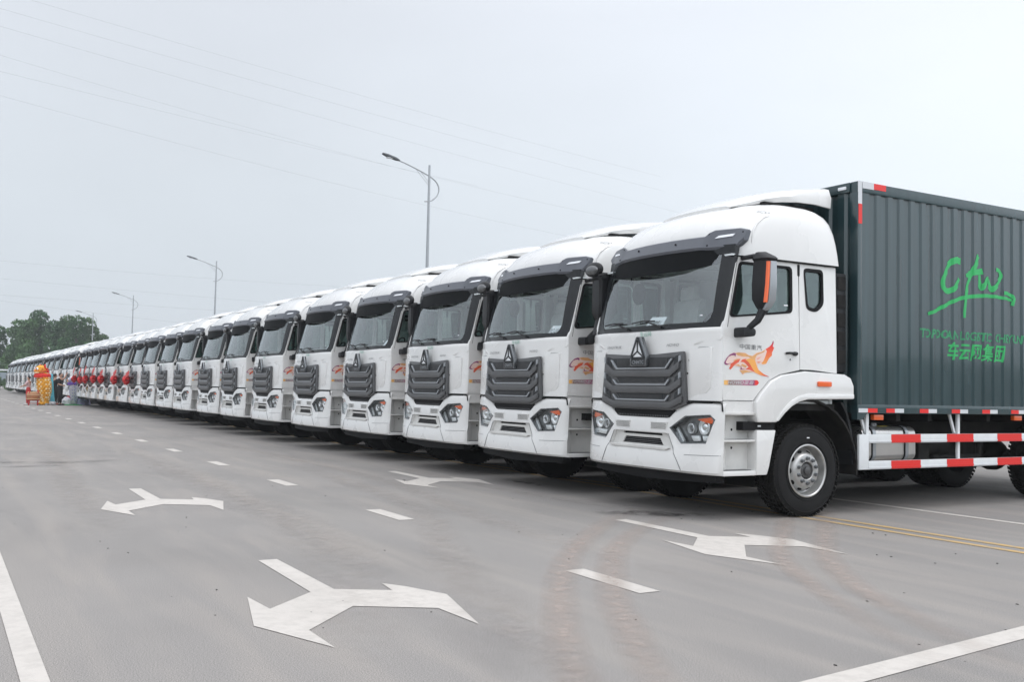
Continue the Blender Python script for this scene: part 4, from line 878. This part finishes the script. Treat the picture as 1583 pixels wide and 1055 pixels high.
# lettering on the box of the nearest truck, laid over the corrugation
cb = [c for c in T1.children if c.name.split('.')[0] == 'cargo_box'][0]
def stroke(pts, wds, n=10):
    P = bez(pts, n); mb = MB(); vv = []; ff = []
    for i, p in enumerate(P):
        t = i/(len(P)-1); k = t*(len(wds)-1); a = int(min(k, len(wds)-2)); wd = wds[a]+(wds[a+1]-wds[a])*(k-a)
        d = (P[min(i+1, len(P)-1)]-P[max(i-1, 0)]).normalized(); nn = Vector((-d.y, d.x, 0)); q = p+nn*wd/2; r = p-nn*wd/2
        vv += [(1.25, q.x, q.y), (1.25, r.x, r.y)]
        if i: ff.append((2*i-2, 2*i-1, 2*i+1, 2*i))
    return mb.add(vv, ff)
LG = [([(4.145,3.177),(4.038,3.183),(3.921,3.135),(3.827,3.022),(3.776,2.899),(3.792,2.795),(3.873,2.771),(3.99,2.809),(4.061,2.889),(4.109,2.953)], [.085,.085,.075,.06,.06,.075,.07,.075,.06]),
      ([(4.497,3.283),(4.422,3.131),(4.325,2.985),(4.252,2.842),(4.222,2.688),(4.203,2.535),(4.198,2.444)], [.085,.065,.08,.065,.05,.045,.035]),
      ([(4.228,2.993),(4.349,3.04),(4.594,3.083)], [.05,.07,.08]),
      ([(4.52,3.03),(4.525,2.94),(4.565,2.865),(4.62,2.90),(4.665,2.975),(4.70,2.975),(4.745,2.89),(4.80,2.86),(4.90,2.93),(4.985,3.04),(4.955,3.115),(4.86,3.125)], [.07,.085,.08,.06,.07,.08,.08,.07,.065,.055,.05]),
      ([(3.494,2.457),(3.664,2.519),(3.872,2.606),(4.108,2.688),(4.396,2.738),(4.691,2.762),(4.967,2.759),(5.224,2.74)], [.04,.05,.05,.05,.05,.045,.04]),
      ([(5.031,2.825),(5.16,2.815),(5.255,2.765),(5.225,2.665)], [.05,.05,.045])]
first = None
for k, (p, wd) in enumerate(LG):
    o = on_corr(stroke(p, wd), 'logo_stroke', 'logo', cb, .0025+.0006*k)
on_corr(text_mb('TOPDOAN LOGISTIC CHEYUNWANG', .155, lambda u, v: (1.25, 3.32+u, 2.158+v), width=2.62, shear=.12, offset=.004), 'lettering', 'logo2', cb)
on_corr(text_mb('车云网集团', .24, lambda u, v: (1.25, 3.85+u, 1.915+v), width=1.20, shear=.2, offset=.005), 'lettering', 'logo', cb)

# papers lying behind the windscreens
def paper(truck, x0, x1, z0, z1, y, txt, label):
    loc = truck.location; o = empty('paper_notice', (loc.x, loc.y, 0)); tag(o, label, 'notice', 'paper sheets behind the windscreens')
    MB().add([(x0, y-.03, z0), (x1, y-.03, z0), (x1, y+.06, z1), (x0+.02, y+.07, z1+.01), (x0, y-.027, z0-.001), (x1, y-.027, z0-.001), (x1, y+.063, z1-.001), (x0+.02, y+.073, z1+.009)], [(0,1,2,3),(7,6,5,4),(0,4,5,1),(1,5,6,2),(2,6,7,3),(3,7,4,0)]).obj('sheet', 'paper', o, smooth=False)
    if txt: text_mb(txt, .1, lambda u, v: (x0+.03+u, y-.032+.8*v, z0+.025+v*.95), width=(x1-x0)*.78).obj('lettering', 'ink', o, smooth=False)
paper(trucks[0], -.22, .10, 2.17, 2.30, .16, 'TC-0000U', 'white number sheet behind the left wiper in the nearest truck windscreen')
paper(trucks[1], .52, .92, 2.17, 2.30, .20, 'TC-0021', 'white number sheet in the lower right windscreen corner of the second truck')
paper(trucks[3], .55, .82, 2.17, 2.30, .20, '', 'blank white sheet low in the windscreen of the fourth truck')
paper(trucks[4], .55, .80, 2.17, 2.30, .20, '', 'blank white sheet low in the windscreen of the fifth truck')

# ------------------------------------------------------------------ red silk bows on the grilles
def make_bow():
    o = empty('silk_bow')
    fl = MB(); fl.ball((0, 0, 0), (.26, .16, .19), 26, 16, lambda d: 1+.22*math.sin(9*math.atan2(d.z, d.x))*(1-abs(d.y))+.12*noise.noise(d*4)); fl.ball((0, -.10, 0), (.12, .07, .11), 16, 10, lambda d: 1+.3*noise.noise(d*6)); fl.obj('flower', 'silk', o, ang=70)
    for a, b, c in (((.12, -.05, .08), (.75, -.16, .24), (1.45, -.14, .46)), ((-.10, -.02, -.06), (-.22, -.03, -.12), (-.30, -.02, -.28)), ((.05, -.02, -.15), (.10, -.03, -.28), (.06, -.02, -.40))):
        pts = [Vector(a), Vector(b), Vector(c)]; r = MB(); rg = []
        for i, p in enumerate(pts): wv_ = .13-.02*i; rg.append([p+Vector((0, 0, wv_)), p+Vector((wv_*.4, -.006, 0)), p+Vector((0, 0, -wv_)), p+Vector((0, .006, 0))])
        r.loft(rg).obj('ribbon', 'ribbon', o)
    return o
bow = make_bow()
for k, i in enumerate(range(11, 18)):
    b = bow if k == 0 else copy_tree(bow)
    t = trucks[i]; b.location = (t.location.x-.35+random.uniform(-.08, .08), t.location.y-.26, 1.50+random.uniform(-.04, .04)); b.rotation_euler = (0, random.uniform(-.15, .15), 0)
    tag(b, 'red silk bow on the grille of the %s truck of the row' % ordn[i], 'bow', 'red silk bows hung on truck grilles')

# ------------------------------------------------------------------ street lamps
def make_lamp():
    o = empty('street_lamp')
    MB().tube([(0,0,0), (0,0,12.6)], [.11, .05], 12).obj('pole', 'steel', o)
    MB().lathe([(.22, 0), (.22, .03), (.13, .05), (.13, .35)], (0,0,0), 'z', 14).obj('base', 'steel', o)
    arc = [(0, -.22, 10.75), (0, .12, 10.82), (0, .42, 11.10), (0, .52, 11.45), (0, .38, 11.78), (0, .05, 12.02), (0, -.55, 12.27), (0, -1.2, 12.5), (0, -1.62, 12.62)]
    P = [Vector((0, q.x, q.y)) for q in bez([(y, z) for _, y, z in arc], 6)]
    MB().tube(P, .032, 8).obj('arm', 'steel', o)
    for a, b in (((0, -.70, 12.30), (0, -.05, 11.6)), ((0, -.45, 12.22), (0, -.05, 11.75))): MB().tube([a, b], .010, 5).obj('brace', 'steel', o)
    h = MB(); h.loft([[(-.05, -1.55, 12.58), (.05, -1.55, 12.58), (.05, -1.55, 12.64), (-.05, -1.55, 12.64)], [(-.14, -1.75, 12.62), (.14, -1.75, 12.62), (.12, -1.75, 12.72), (-.12, -1.75, 12.72)], [(-.15, -2.2, 12.74), (.15, -2.2, 12.74), (.12, -2.2, 12.84), (-.12, -2.2, 12.84)], [(-.10, -2.42, 12.82), (.10, -2.42, 12.82), (.08, -2.42, 12.87), (-.08, -2.42, 12.87)]])
    h = h.obj('lamp_head', 'lamp_h', o, bevel=.01)
    MB().box(-.10, .10, -2.2, -1.8, 12.66, 12.70).obj('lamp_glass', 'wref', h)
    return o
SLP = make_lamp()
for i, (x, s, lb) in enumerate(((-42.4, .955, 'nearest and tallest curved arm street lamp, above the middle of the truck row'), (-83.4, .925, 'second curved arm street lamp, right of the centre of the left half'), (-123.0, .925, 'third curved arm street lamp, thin in the haze over the trucks'), (-157., .915, 'farthest curved arm street lamp, in front of the trees'))):
    o = SLP if i == 0 else copy_tree(SLP); o.location = (x, 20, 0); o.scale = (1, 1, s); tag(o, lb, 'street lamp', 'street lamps in a line behind the trucks')

# ------------------------------------------------------------------ overhead wires
def wire(pts, d0, d1, xr, rad, label):
    P0 = px(0, 300, depth=d0); P1 = px(xr, 300, depth=d1); d = (P1-P0); d.z = 0; d.normalize(); nrm = Vector((-d.y, d.x, 0))
    W = []
    for x, y in pts:
        r = Fv+R2*(x-791.5)/F_PX-U2*(y-527.5)/F_PX; c = Vector((0, 0, CAM_H)); t = (P0-c).dot(nrm)/r.dot(nrm); W.append(c+r*t)
    # least squares parabola z(s) through the sighted points, continued on both sides
    S = [(p-P0).dot(d) for p in W]; Z = [p.z for p in W]; a = (Z[0], 0, 0)
    import numpy as np
    co = np.polyfit(S, Z, 2 if len(S) > 2 else 1)
    if len(co) == 3 and co[0] < .0002: co = np.polyfit(S, Z, 1); sag = .0002; mid = sum(S)/len(S); co = (sag, co[0]-2*sag*mid, co[1]+sag*mid*mid)
    base = P0.copy(); L0, L1 = min(S)-25, max(S)+10; n_ = 48; pt = []
    for i in range(n_+1):
        s_ = L0+(L1-L0)*i/n_; p = base+d*s_; pt.append((p.x, p.y, sum(c_*s_**(len(co)-1-k) for k, c_ in enumerate(co))))
    o = MB().tube(pt, rad, 5).obj('power_line', 'wire', None); tag(o, label, 'power line', 'overhead power lines crossing the sky')
WL = [([(43,0),(237,56),(455,121),(800,215),(940,255)], 'topmost thin power line, running from the upper left edge'), ([(0,18),(303,101),(800,235),(947,280)], 'second power line from the top'),
      ([(0,48),(253,116),(505,182),(800,258),(980,320)], 'third power line from the top'), ([(0,86),(253,157),(531,240),(780,299),(990,345)], 'fourth power line, passing just over the nearest street lamp head'),
      ([(0,111),(253,174),(440,216),(611,260)], 'fifth power line, ending behind the nearest street lamp head'), ([(0,147),(303,230),(505,280),(800,349),(880,366)], 'sixth power line, crossing the middle of the nearest lamp pole')]
for p, lb in WL: wire(p, 60, 95, 800, .008, lb)
for p, lb in (([(0,404),(253,424),(536,445),(760,452)], 'upper of the low far power lines'), ([(0,432),(230,452),(455,472)], 'second of the low far power lines'), ([(0,457),(200,471),(350,482)], 'third of the low far power lines'), ([(0,465),(120,481),(230,494)], 'lowest of the far power lines')):
    wire(p, 180, 218, 536, .022, lb)

# ------------------------------------------------------------------ trees at the end of the lot
def leaf_mat(name, c1, c2):
    m = mat(name, c1, .6, noise_amt=.3, nscale=.8, col2=c2); b = m.node_tree.nodes['Principled BSDF']; b.inputs['Specular IOR Level'].default_value = .25
    return m
LM = [leaf_mat('leaf_deep', (.072, .165, .056), (.038, .085, .040)), leaf_mat('leaf_mid', (.105, .210, .070), (.055, .110, .048)), leaf_mat('leaf_light', (.135, .215, .095), (.075, .135, .065))]
BK = mat('bark', (.10, .085, .07), .9, noise_amt=.4, nscale=5)
def tree(x, y, h, wd, k, label, low=.15, seed=0, dens=1.0, cat='tree', group='broadleaf trees at the far end of the lot'):
    rnd = random.Random(seed); o = empty('broadleaf_tree' if h > 3 else 'bush', (x, y, 0)); tag(o, label, cat, group)
    tr = MB(); tr.tube([(0,0,0), (.05*h*.1, 0, h*.35), (0, .02*h, h*.75)], [h*.022, h*.016, h*.006], 8)
    lobes = []
    for i in range(11):
        t = i/10; zz = h*(low+(.93-low)*t); r_ = wd*.5*math.sin(PI*(.12+.80*t))**.7; a = rnd.uniform(0, 2*PI); q = rnd.uniform(.1, .6)*r_
        c = Vector((q*math.cos(a), q*math.sin(a), zz)); lobes.append((c, max(.12*h, r_*rnd.uniform(.5, .75)), h*rnd.uniform(.09, .14)))
        tr.tube([(0, 0, zz*.7), tuple(c)], [h*.008, h*.003], 5)
    tr.obj('trunk', BK, o)
    vs_, fs = [], []; n_ = int(620*dens)
    for c, rx, rz in lobes:
        for _ in range(n_):
            d = Vector((rnd.gauss(0, 1), rnd.gauss(0, 1), rnd.gauss(0, 1))).normalized()*rnd.uniform(.45, 1)**.6
            p = c+Vector((d.x*rx, d.y*rx, d.z*rz)); 
            if noise.noise(p*.9+Vector((seed, 0, 0))) < -.34: continue
            s_ = rnd.uniform(.10, .24)*(h/11)**.5; u = Vector((rnd.gauss(0, 1), rnd.gauss(0, 1), rnd.gauss(0, 1))).normalized(); v = u.orthogonal().normalized()
            b = len(vs_); vs_ += [p-u*s_, p+v*s_*.6, p+u*s_, p-v*s_*.6]; fs.append((b, b+1, b+2, b+3))
    me = bpy.data.meshes.new('crown'); me.from_pydata([tuple(v) for v in vs_], [], fs); me.materials.append(LM[k]); link('crown', me, o)
TX = [(-168, 8.2, 9.3, 3.2, 0, 'dark tree cut by the left edge of the picture'), (-166, 10.6, 10.1, 3.6, 1, 'rounded tree at the left of the grove'), (-163, 12.0, 10.2, 3.2, 1, 'mid green tree between the two leftmost peaks'), (-165, 13.6, 11.7, 4.0, 0, 'tallest dark tree with a pointed crown'),
      (-160, 14.8, 10.0, 3.4, 0, 'dark dense tree right of the tallest one'), (-164, 17.3, 11.2, 4.4, 1, 'broad tree right of the middle of the grove'), (-158, 17.9, 10.5, 3.8, 0, 'dark tree behind the farthest lamp pole'),
      (-160, 19.9, 10.4, 3.6, 2, 'paler open crowned tree right of the farthest lamp'), (-162, 21.8, 8.3, 3.6, 1, 'low tree at the right end of the grove'), (-150, 11.5, 6.6, 4.2, 1, 'shorter bushy tree in front of the grove on the left'), (-150, 15.5, 7.2, 4.6, 0, 'shorter dark bushy tree in front of the middle'), (-150, 18.8, 6.8, 4.4, 1, 'shorter bushy tree in front on the right'), (-156, 9.2, 6.2, 3.4, 1, 'low bright bush by the left edge of the picture')]
for i, (x, y, h, wd, k, lb) in enumerate(TX): tree(x, y, h, wd, k, lb, low=.08 if h < 8 else .14, seed=i*13+3)
for i, (x, y, h, lb) in enumerate(((-140, 6.9, 2.1, 'low hedge bush at the left edge below the grove'), (-138, 8.3, 2.0, 'low hedge bush beside the last truck'))):
    tree(x, y, h, 2.2, 2, lb, low=.1, seed=90+i, dens=.5, cat='bush', group='low bushes at the end of the lot')
fo = empty('metal_fence', (-146, 6, 0)); tag(fo, 'pale metal fence with grey panels beyond the last truck at the left edge', 'fence')
for k in range(9): MB().box(-.04, .04, -6+k*2.2, -5.92+k*2.2, 0, 2.75).obj('post', 'steel', fo)
for k in range(8): MB().box(-.015, .015, -5.92+k*2.2, -3.80+k*2.2, 1.35, 2.35).obj('panel', mat('fence_panel_grey', (.22, .26, .29), .6) if k == 0 else bpy.data.materials['fence_panel_grey'], fo)
MB().box(-.05, .05, -6, 11.7, 2.60, 2.78).obj('top_rail', 'whp', fo)
uo = MB().tube([(-168, 6.9, 0), (-168, 6.9, 9.8)], [.14, .09], 8).obj('utility_pole', 'lamp_h', None); tag(uo, 'thin dark pole standing among the trees at the far left', 'pole')
# wooded belt on the other side of the lot, which the glossy box side mirrors
rnd = random.Random(5); vs_, fs = [], []
for _ in range(26000):
    y = rnd.uniform(-160, 260); hh = 7.5+2.5*noise.noise(Vector((y*.06, 0, 0)))+1.5*noise.noise(Vector((y*.2, 3, 0))); p = Vector((95+rnd.uniform(-5, 5), y, hh*rnd.uniform(0, 1)**.8)); s_ = rnd.uniform(.3, .8)
    u = Vector((rnd.gauss(0, 1), rnd.gauss(0, 1), rnd.gauss(0, 1))).normalized(); v = u.orthogonal().normalized(); b = len(vs_); vs_ += [p-u*s_, p+v*s_, p+u*s_, p-v*s_]; fs.append((b, b+1, b+2, b+3))
me = bpy.data.meshes.new('tree_belt'); me.from_pydata([tuple(v) for v in vs_], [], fs); me.materials.append(LM[0]); tag(link('tree_belt', me), 'belt of dark trees beyond the open side of the lot', 'trees', kind='stuff')

# ------------------------------------------------------------------ figures
SKIN = mat('skin', (.45, .27, .19), .55); HAIR = mat('hair', (.015, .013, .012), .6)
def skin_body(name, joints, edges, mt, parent, sub=2):
    me = bpy.data.meshes.new(name); me.from_pydata([j[0] for j in joints], edges, []); o = bpy.data.objects.new(name, me); C.objects.link(o)
    sk = o.modifiers.new('s', 'SKIN'); 
    for i, j in enumerate(joints): me.skin_vertices[0].data[i].radius = (j[1], j[1]*(j[2] if len(j) > 2 else 1))
    me.skin_vertices[0].data[0].use_root = True; sk.use_smooth_shade = True
    o.modifiers.new('d', 'SUBSURF').levels = sub; bpy.context.view_layer.update()
    r = bpy.data.meshes.new_from_object(o.evaluated_get(bpy.context.evaluated_depsgraph_get())); bpy.data.objects.remove(o)
    r.name = name; r.materials.clear(); r.materials.append(mt); r.polygons.foreach_set('use_smooth', [True]*len(r.polygons)); return link(name, r, parent)
def person(loc, rz, shirt, trousers, shoe, label, pose='arm_up', h=1.0, group=None):
    """figure built looking along -y, hands and face in skin, clothes as children"""
    o = empty('person', loc); o.rotation_euler = (0, 0, rz); o.scale = (h, h, h); tag(o, label, 'person', group)
    ru = pose == 'arm_up'
    Ls, Rs = (.19, 0, 1.42), (-.19, 0, 1.42)
    Le, Lh = ((.36, -.05, 1.50), (.46, -.10, 1.72)) if ru else ((.27, .02, 1.14), (.26, -.12, .93))
    Re, Rh = ((-.26, -.02, 1.16), (-.20, -.22, 1.10)) if pose != 'drum' else ((-.28, -.12, 1.2), (-.16, -.36, 1.15))
    if pose == 'drum': Le, Lh = (.28, -.12, 1.2), (.16, -.36, 1.12)
    J = [((0,0,.98), .13, .8), ((0,0,1.18), .12, .8), ((0,0,1.38), .14, .7), ((0,0,1.50), .055), ((0,-.01,1.56), .05), (Ls, .065), (Le, .045), (Lh, .032), (Rs, .065), (Re, .045), (Rh, .032),
         ((.10,0,.90), .095), ((.12,-.01,.50), .06), ((.13,.01,.09), .042), ((-.10,0,.90), .095), ((-.13,-.02,.50), .06), ((-.16,.0,.09), .042), ((.14,-.14,.035), .035), ((-.17,-.14,.035), .035)]
    E_ = [(0,1),(1,2),(2,3),(3,4),(2,5),(5,6),(6,7),(2,8),(8,9),(9,10),(0,11),(11,12),(12,13),(0,14),(14,15),(15,16),(13,17),(16,18)]
    body = skin_body('body', J, E_, SKIN, o)
    def cov(name, idx, ed, mt, gr):
        mp_ = {a: i for i, a in enumerate(idx)}; jj = [(J[a][0], J[a][1]*gr+.006, *(J[a][2:])) for a in idx]; return skin_body(name, jj, [(mp_[a], mp_[b]) for a, b in ed], mt, o)
    J.append(((0, 0, .86), .125, .8))
    if ru: cov('shirt', [19,0,1,2,5,8,9], [(19,0),(0,1),(1,2),(2,5),(2,8),(8,9)], shirt, 1.16)
    else: cov('shirt', [19,0,1,2,5,6,8,9], [(19,0),(0,1),(1,2),(2,5),(5,6),(2,8),(8,9)], shirt, 1.16)
    cov('trousers', [1,0,11,12,13,14,15,16], [(1,0),(0,11),(11,12),(12,13),(0,14),(14,15),(15,16)], trousers, 1.13)
    for a, b in ((13,17),(16,18)):
        s_ = MB(); p = J[b][0]; s_.ball((p[0], p[1]+.06, .045), (.05, .14, .05), 12, 8); s_.obj('shoe', shoe, o)
    hd = MB(); hd.ball((0, -.01, 1.655), (.078, .095, .115), 18, 14); hd.ball((0, -.105, 1.645), (.014, .02, .022), 8, 6); 
    for s in (-1, 1): hd.ball((s*.08, 0, 1.65), (.012, .025, .032), 8, 6)
    hd = hd.obj('head', SKIN, body)
    for s in (-1, 1): MB().ball((s*.03, -.092, 1.668), .011, 8, 6).obj('eye', 'ink', hd)
    MB().ball((0, -.098, 1.605), (.022, .008, .006), 8, 6).obj('mouth', mat('lips', (.35, .12, .1), .6) if 'lips' not in bpy.data.materials else bpy.data.materials['lips'], hd)
    MB().ball((0, .018, 1.69), (.088, .095, .10), 18, 12, lambda d: 1+.05*noise.noise(d*5)).obj('hair', HAIR, hd)
    for s, Hp, El in ((1, Lh, Le), (-1, Rh, Re)):
        Hp = Vector(Hp); d = (Hp-Vector(El)).normalized(); sd = d.cross(Vector((0, 1, 0))).normalized(); f = MB(); f.ball(tuple(Hp+d*.04), (.035, .03, .045), 10, 8)
        for k in range(4): 
            a = Hp+d*.06+sd*(k-1.5)*.018; L_ = (.06, .07, .065, .05)[k]; f.tube([a, a+d*L_*.6+Vector((0, -.006, 0)), a+d*L_+Vector((0, -.018, 0))], [.0095, .009, .007], 6)
        a = Hp+d*.02; f.tube([a, a-sd*.04+d*.02, a-sd*.05+d*.05], [.012, .011, .008], 6); f.obj('hand', SKIN, body)
    return o
blackc = mat('black_cloth', (.015, .015, .017), .8, noise_amt=.2); pinkc = mat('pale_pink_cloth', (.62, .45, .47), .8, noise_amt=.2); redc = mat('red_cloth', (.55, .03, .03), .7, noise_amt=.3)
whitec = mat('white_cloth', (.75, .74, .78), .8, noise_amt=.15); cyan = mat('cyan_cloth', (.14, .62, .78), .7, noise_amt=.3, nscale=5); purple = mat('violet_cloth', (.16, .08, .42), .7, noise_amt=.3); lil = mat('pale_violet_cloth', (.50, .50, .74), .8, noise_amt=.35, nscale=5)
yel = mat('lion_yellow', (.88, .42, .03), .7, noise_amt=.35, nscale=12); yelw = mat('lion_cream', (.85, .70, .40), .8); gold = mat('lion_gold', (.80, .28, .03), .7); redf = mat('lion_red_fur', (.75, .03, .02), .8, noise_amt=.3, nscale=15)
wood = mat('drum_wood', (.42, .17, .07), .5, noise_amt=.3, nscale=5); hide = mat('drum_hide', (.62, .40, .22), .7); greenm = mat('green_mat', (.05, .38, .12), .8, noise_amt=.2); shoew = mat('shoe_white', (.6, .6, .6), .6)
Pp = lambda x, y=0: px(x, y, 2, 0)
person((-61.9, 6.30, 0), PI-.55, blackc, blackc, blackc, 'person in black seen from behind, one bare arm raised, beside the lion dancers', 'arm_up', 1.04)
person((-63.2, 6.15, 0), PI+.4, blackc, blackc, redc, 'person in dark clothes half hidden behind the one with the raised arm', 'still', 1.02)
person((-62.6, 4.72, 0), -.5, pinkc, redc, shoew, 'performer in pale pink top behind the drum', 'drum', .92)
# yellow lion costume, reared up
def lion(loc, rz, fur, body, spots, collar, label, h=1.0, lean=0):
    o = empty('lion_costume', loc); o.rotation_euler = (0, 0, rz); o.scale = (h,)*3; tag(o, label, 'lion costume', 'lion dance costumes')
    def drape(d): return 1+.09*math.sin(11*math.atan2(d.y, d.x))+.05*noise.noise(d*5)
    B = MB(); rg = []
    for k in range(15):
        t = k/14; z = 1.62*(1-t)+.10; r_ = .26+.12*math.sin(PI*min(1, t*1.15)); rg.append([(lean*t+r_*1.1*math.cos(a)*(1+.07*math.sin(9*a+k*1.3)), .10*math.sin(t*2)+r_*.8*math.sin(a)*(1+.07*math.sin(7*a+k)), z+.02*math.sin(5*a+k)) for a in [2*PI*j/28 for j in range(28)]])
    B = B.loft(rg).obj('cloak', body, o, ang=60)
    sc_ = MB(); sc2 = MB()
    for k in range(13):
        for j in range(13):
            t = (k+.5)/14; a = 2*PI*(j+(k%2)*.5)/13; r_ = .265+.12*math.sin(PI*min(1, t*1.15)); c = Vector((lean*t+r_*1.14*math.cos(a), .10*math.sin(t*2)+r_*.84*math.sin(a), 1.60*(1-t)+.12))
            (sc_ if (k+j)%2 else sc2).ball(tuple(c), (.05, .05, .055), 6, 4)
    tag(sc_.obj('fur_tuft', spots, B), kind='stuff'); tag(sc2.obj('fur_tuft', fur, B), kind='stuff')
    for s in (-1, 1): MB().tube([(lean*.9+s*.14, 0, .45), (lean*.9+s*.15, 0, .08)], [.10, .08], 10).obj('leg', spots, o); MB().ball((lean*.9+s*.15, -.05, .07), (.09, .14, .07), 12, 8).obj('shoe', fur, o)
    H = MB(); H.ball((0, -.08, 1.83), (.33, .30, .27), 24, 16, lambda d: 1+.05*noise.noise(d*6)); H = H.obj('head', fur, o)
    rr_ = random.Random(3); m1 = MB()
    for k in range(150):
        a = rr_.uniform(0, 2*PI); z = rr_.uniform(-.28, .26); d = Vector((math.cos(a), math.sin(a)+.2, z*2.2)).normalized(); c = Vector((0, -.05, 1.82))+Vector((d.x*.31, d.y*.28, d.z*.26)); m1.tube([c, c+d*.10+Vector((0, 0, -.03))], [.028, .004], 4)
    tag(m1.obj('mane', collar, H), kind='stuff')
    for s in (-1, 1):
        e_ = MB(); e_.ball((s*.13, -.35, 1.90), (.075, .05, .075), 14, 10); e_ = e_.obj('eye', 'paper', H); MB().ball((s*.13, -.40, 1.90), (.035, .02, .04), 10, 8).obj('pupil', 'ink', e_)
        MB().ball((s*.27, -.02, 2.04), (.07, .05, .12), 12, 8).obj('ear', collar, H)
    MB().ball((0, -.40, 1.80), (.09, .07, .06), 14, 8).obj('nose', gold, H); MB().ball((0, -.32, 1.70), (.22, .12, .05), 16, 8).obj('upper_lip', yelw, H); MB().ball((0, -.28, 1.60), (.20, .14, .05), 16, 8).obj('jaw', collar, H)
    MB().lathe([(.30, -.10), (.40, -.12), (.42, 0), (.36, .10), (.28, .08)], (0, 0, 1.56), 'z', 26, caps=False).obj('collar', collar, o)
    return o
lion((-62.2, 5.38, 0), .35, yel, yel, yelw, redf, 'reared yellow and orange lion dance costume with a red collar', 1.08, .12)
w2 = px(113, 610, 0, -63.6)
lion((w2.x, w2.y, 0), -.25, whitec, whitec, lil, purple, 'white lion dance costume with violet trim, right of the black clad person', .80, .05)
cl = MB(); rg = []
for k in range(14):
    t = k/13; r_ = .06+.20*t; rg.append([(.25*(1-t)*0+r_*1.1*math.cos(a)*(1+.12*math.sin(6*a+k*.6)), r_*.9*math.sin(a), 1.75*(1-t)+.04) for a in [2*PI*j/22 for j in range(22)]])
cl.loft(rg); cyo = empty('draped_flag', (-62.9, 5.92, 0)); cl.obj('cloth', cyan, cyo, ang=60); cb_ = MB(); cb_.ball((.02, -.10, .35), (.30, .24, .34), 18, 12, lambda d: 1+.15*noise.noise(d*4)); cb_.obj('gathered_cloth', cyan, cyo); MB().tube([(0, 0, 0), (0, 0, 2.2)], .02, 6).obj('flag_pole', 'steel', cyo)
tag(cyo, 'light blue cloth hanging between the yellow lion and the person in black', 'flag')
dr = empty('drum', (-61.2, 4.88, 0)); tag(dr, 'big barrel drum in brown wood on a low red stand', 'drum')
dbd = MB(); dbd.lathe([(.30, 0), (.345, .10), (.36, .22), (.345, .34), (.30, .44)], (0, 0, .28), 'z', 28); dbd = dbd.obj('barrel', wood, dr); MB().lathe([(.305, 0), (.31, .03), (.29, .045), (.02, .05)], (0, 0, .70), 'z', 28).obj('drumhead', hide, dr)
for z in (.36, .60): MB().lathe([(.352, -.018), (.366, 0), (.352, .018)], (0, 0, z), 'z', 28, caps=False).obj('hoop', hide, dbd)
for k in range(4): a = PI/4+k*PI/2; MB().tube([(.32*math.cos(a), .32*math.sin(a), 0), (.30*math.cos(a), .30*math.sin(a), .85)], .022, 6).obj('leg', redc, dr)
mb = MB(); 
for z in (.10, .26): mb.lathe([(.31, 0), (.33, .012), (.31, .024)], (0, 0, z), 'z', 24, caps=False)
mb.obj('stand_ring', redc, dr)
def heap(name, c, r, mt, label, cat, seed=0):
    o = MB().ball(c, r, 28, 16, lambda d: 1+.28*noise.noise(d*2.5+Vector((seed, 0, 0)))+.10*noise.noise(d*7)).obj(name, mt, None, ang=50); tag(o, label, cat); return o
heap('cloth_heap', (-63.8, 7.75, .10), (.95, .40, .42), lil, 'pale violet costume heaped on the ground before the trucks', 'costume', 2)
heap('cloth_heap', (-63.6, 6.85, .12), (.45, .30, .30), whitec, 'white costume bundle on the green mat', 'costume', 5)
heap('cloth_heap', (-62.6, 5.95, .06), (.35, .24, .14), whitec, 'small white cloth crumpled left of the person in black', 'cloth', 9)
heap('red_bag', (-64.4, 7.05, .22), (.20, .18, .28), redc, 'small red bag on the green mat', 'bag', 7)
tag(MB().box(-64.4, -62.0, 6.55, 7.55, .004, .03).obj('floor_mat', greenm, None, bevel=.004), 'green mat laid on the ground behind the person in black', 'mat')
tag(MB().box(-72, -61.6, 3.2-2, 3.2, .0, .02).obj('carpet_strip', mat('faded_red_carpet', (.45, .10, .08), .9, noise_amt=.3), None), 'faded red carpet strip on the ground at the left edge', 'carpet')
# loose bits on the asphalt
rnd = random.Random(11); mb = MB()
for _ in range(90):
    x = -2.5-abs(rnd.gauss(0, 1))*9; y = rnd.uniform(.6, 8.5); s_ = rnd.uniform(.003, .008)*(2.2 if rnd.random() < .05 else 1)
    mb.ball((x, y, s_*.4), (s_*rnd.uniform(.8, 2.2), s_, s_*.6), 5, 4)
tag(mb.obj('gravel', mat('grit', (.07, .065, .06), .9), None), kind='stuff')
